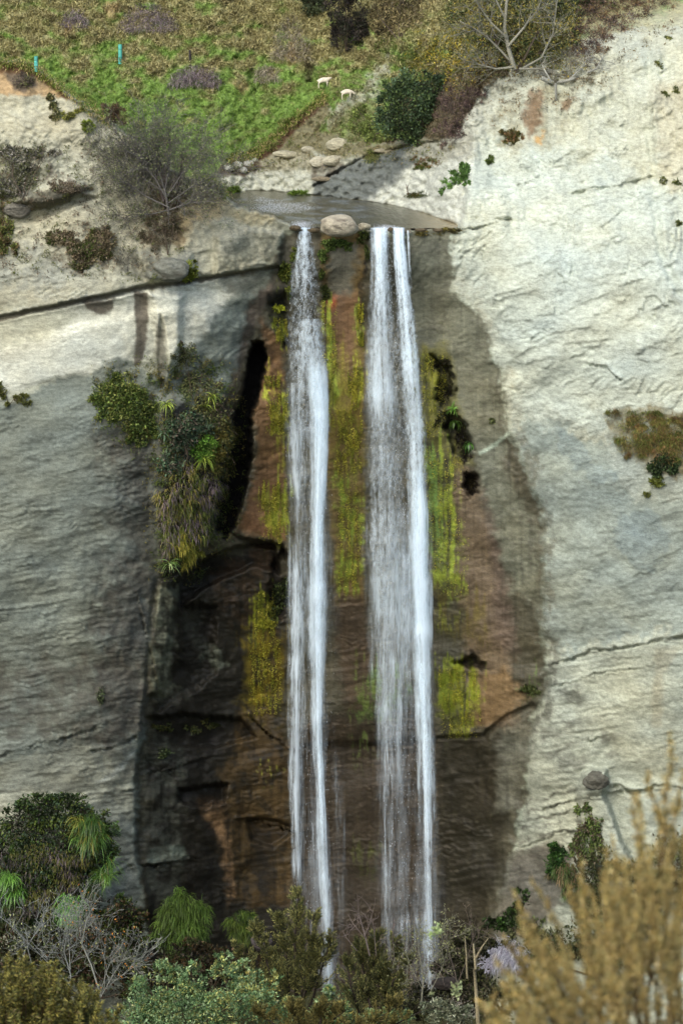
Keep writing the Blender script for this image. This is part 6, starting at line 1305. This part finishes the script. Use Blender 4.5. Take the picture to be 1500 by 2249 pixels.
# ------------------------------------------------------------------ foreground shrubs close to the viewpoint: plume shaped branches sharing mesh data
def plume(name, seed, pal, stemc, n=620, leafl=.034):
    r0 = np.random.default_rng(seed); g = G()
    z = np.linspace(0, 1, 9); wob = np.cumsum(r0.normal(size=(9, 2)) * .012, 0); pts = np.stack([wob[:, 0], wob[:, 1], z], 1); pts = pts - pts[0]
    g.tube(pts, np.linspace(.007, .0015, 9), C(*stemc), 4)
    segs_ = [(pts, 1.)]
    for k in range(26):
        t = r0.uniform(.12, .95); p = np.array([np.interp(t, z, pts[:, j]) for j in range(3)]); a = r0.uniform(0, 6.28); L = (1 - t * .75) * .16 * r0.uniform(.6, 1.2)
        dv = unit(np.array([math.cos(a) * .55, math.sin(a) * .55, 1.])); q = np.stack([p, p + dv * L * .5, p + unit(dv + [0, 0, .3]) * L]); g.tube(q, [.003, .002, .001], C(*stemc), 3); segs_.append((q, L))
    P = []; D_ = []
    for q, w in segs_:
        m_ = int(n * (.30 if w == 1. else .70 / 26 * (w / .1)))
        t = r0.uniform(.25 if w == 1. else .05, 1, m_) * (len(q) - 1); i = np.minimum(t.astype(int), len(q) - 2); u = (t - i)[:, None]
        P.append(q[i] * (1 - u) + q[i + 1] * u); D_.append(unit(q[i + 1] - q[i]))
    P = np.concatenate(P); D_ = np.concatenate(D_); dirs = D_ * .8 + r0.normal(size=P.shape) * .55
    cc = pick(pal, len(P), jit=.2); tipf = (P[:, 2:3] > .7) * .15 + 1
    g.leaves(P, dirs, leafl * r0.uniform(.6, 1.3, len(P)), leafl * .3, cc * tipf)
    V = np.concatenate(g.V); me = None
    o = g.build('branch', M_LEAF); me = o.data; bpy.data.objects.remove(o); return me
def plume_shrub(name, label, base, tips, d, meshes, depthvar, wscale, dgrow=.0):
    root = empty(name, W(base[0], base[1], d + 1), label, 'shrub'); L0 = np.array(root.location)
    for (tx, ty, lp, lean, dz) in tips:
        dd_ = d + dz; tip = W(tx, ty, dd_); s = dd_ / F; L = lp * s
        bx = tx - lean * lp; bot = W(bx, ty + lp, dd_ + .15); v = tip - bot; Ln = np.linalg.norm(v)
        o = bpy.data.objects.new('branch', meshes[rnd.integers(len(meshes))]); COL.objects.link(o); o.parent = root
        o.location = Vector(bot - L0); q = Vector(v).to_track_quat('Z', 'Y'); o.rotation_mode = 'QUATERNION'
        from mathutils import Quaternion
        o.rotation_quaternion = q @ Quaternion((0, 0, 1), rnd.uniform(0, 6.28)); o.scale = (Ln * wscale, Ln * wscale, Ln)
    g = G(); b = np.array(root.location)
    for k in range(9):
        i = rnd.integers(len(tips)); tx, ty, lp, lean, dz = tips[i]; t = W(tx - lean * lp, ty + lp, d + dz); g.tube([b, (b + t) / 2 + rnd.normal(size=3) * .08, t], [.03, .02, .008], C(90, 74, 56), 5)
    g.build('stems', M_BARK, root)
    return root
GOLD = [(184, 160, 98), (164, 144, 84), (200, 180, 128), (142, 132, 82), (120, 120, 80)]
GOLD2 = [(140, 124, 74), (116, 108, 64), (158, 136, 82), (96, 92, 60)]
gm1 = [plume('branch', 1000 + k, GOLD, (112, 84, 52)) for k in range(5)] ; gm2 = [plume('branch', 1010 + k, GOLD2, (96, 76, 50)) for k in range(4)]
OUT = [(1040, 2190), (1062, 2110), (1090, 2060), (1118, 2010), (1130, 1960), (1150, 2010), (1185, 1985), (1222, 1965), (1262, 1925), (1290, 1905), (1330, 1870), (1365, 1850), (1400, 1840), (1440, 1820), (1480, 1790), (1540, 1760)]
tips = [(1464, 1606, 300, .05, -.4), (1425, 1690, 260, -.25, -.3), (1490, 1690, 300, .1, 0), (1396, 1742, 260, -.2, .2), (1132, 1955, 220, -.45, -.2), (1165, 1925, 150, -.5, .5), (1270, 1880, 280, -.1, .3), (1408, 1755, 330, 0, 0), (1316, 1855, 240, -.1, 0), (1350, 1830, 240, -.15, .2), (1450, 1760, 260, .05, .3)]
for k in range(100):
    x = rnd.uniform(1050, 1540); yo = float(interp(x, OUT)); y = yo + 12 + abs(rnd.normal()) * 150
    tips.append((x, y, rnd.uniform(170, 300), (x - 1440) / 560 + rnd.normal() * .12, rnd.uniform(-1.8, 2.2)))
plume_shrub('golden_shrub', 'large out of focus golden brown feathery shrub filling the lower right corner', (1450, 2700), tips[:11] + [t for t in tips[11:] if t[4] <= .9], 20, gm1, 1, 1.05)
plume_shrub('golden_shrub', 'duller olive gold shrub just behind the big golden one', (1430, 2650), [t for t in tips[11:] if t[4] > .9] + [(rnd.uniform(1060, 1540), rnd.uniform(2060, 2280), 220, rnd.normal() * .12, rnd.uniform(1, 3)) for k in range(40)], 21, gm2, 1, 1.2)
OL = [(118, 114, 56), (98, 100, 50), (134, 126, 64), (80, 84, 48), (92, 84, 52)]
om = [plume('branch', 1020 + k, OL, (96, 80, 52), 560, .05) for k in range(5)]
OUT2 = [(-60, 2070), (0, 2088), (40, 2084), (90, 2100), (140, 2120), (180, 2140), (215, 2175), (250, 2225), (280, 2270)]
tips = []
for k in range(150):
    x = rnd.uniform(-50, 270); yo = float(interp(x, OUT2)); y = yo + 6 + abs(rnd.normal()) * 70
    tips.append((x, y, rnd.uniform(80, 150), (x - 60) / 600 + rnd.normal() * .12, rnd.uniform(-2, 3)))
plume_shrub('olive_shrub', 'olive green feathery shrub filling the bottom left corner', (80, 2420), tips, 60, om, 1, 1.9)
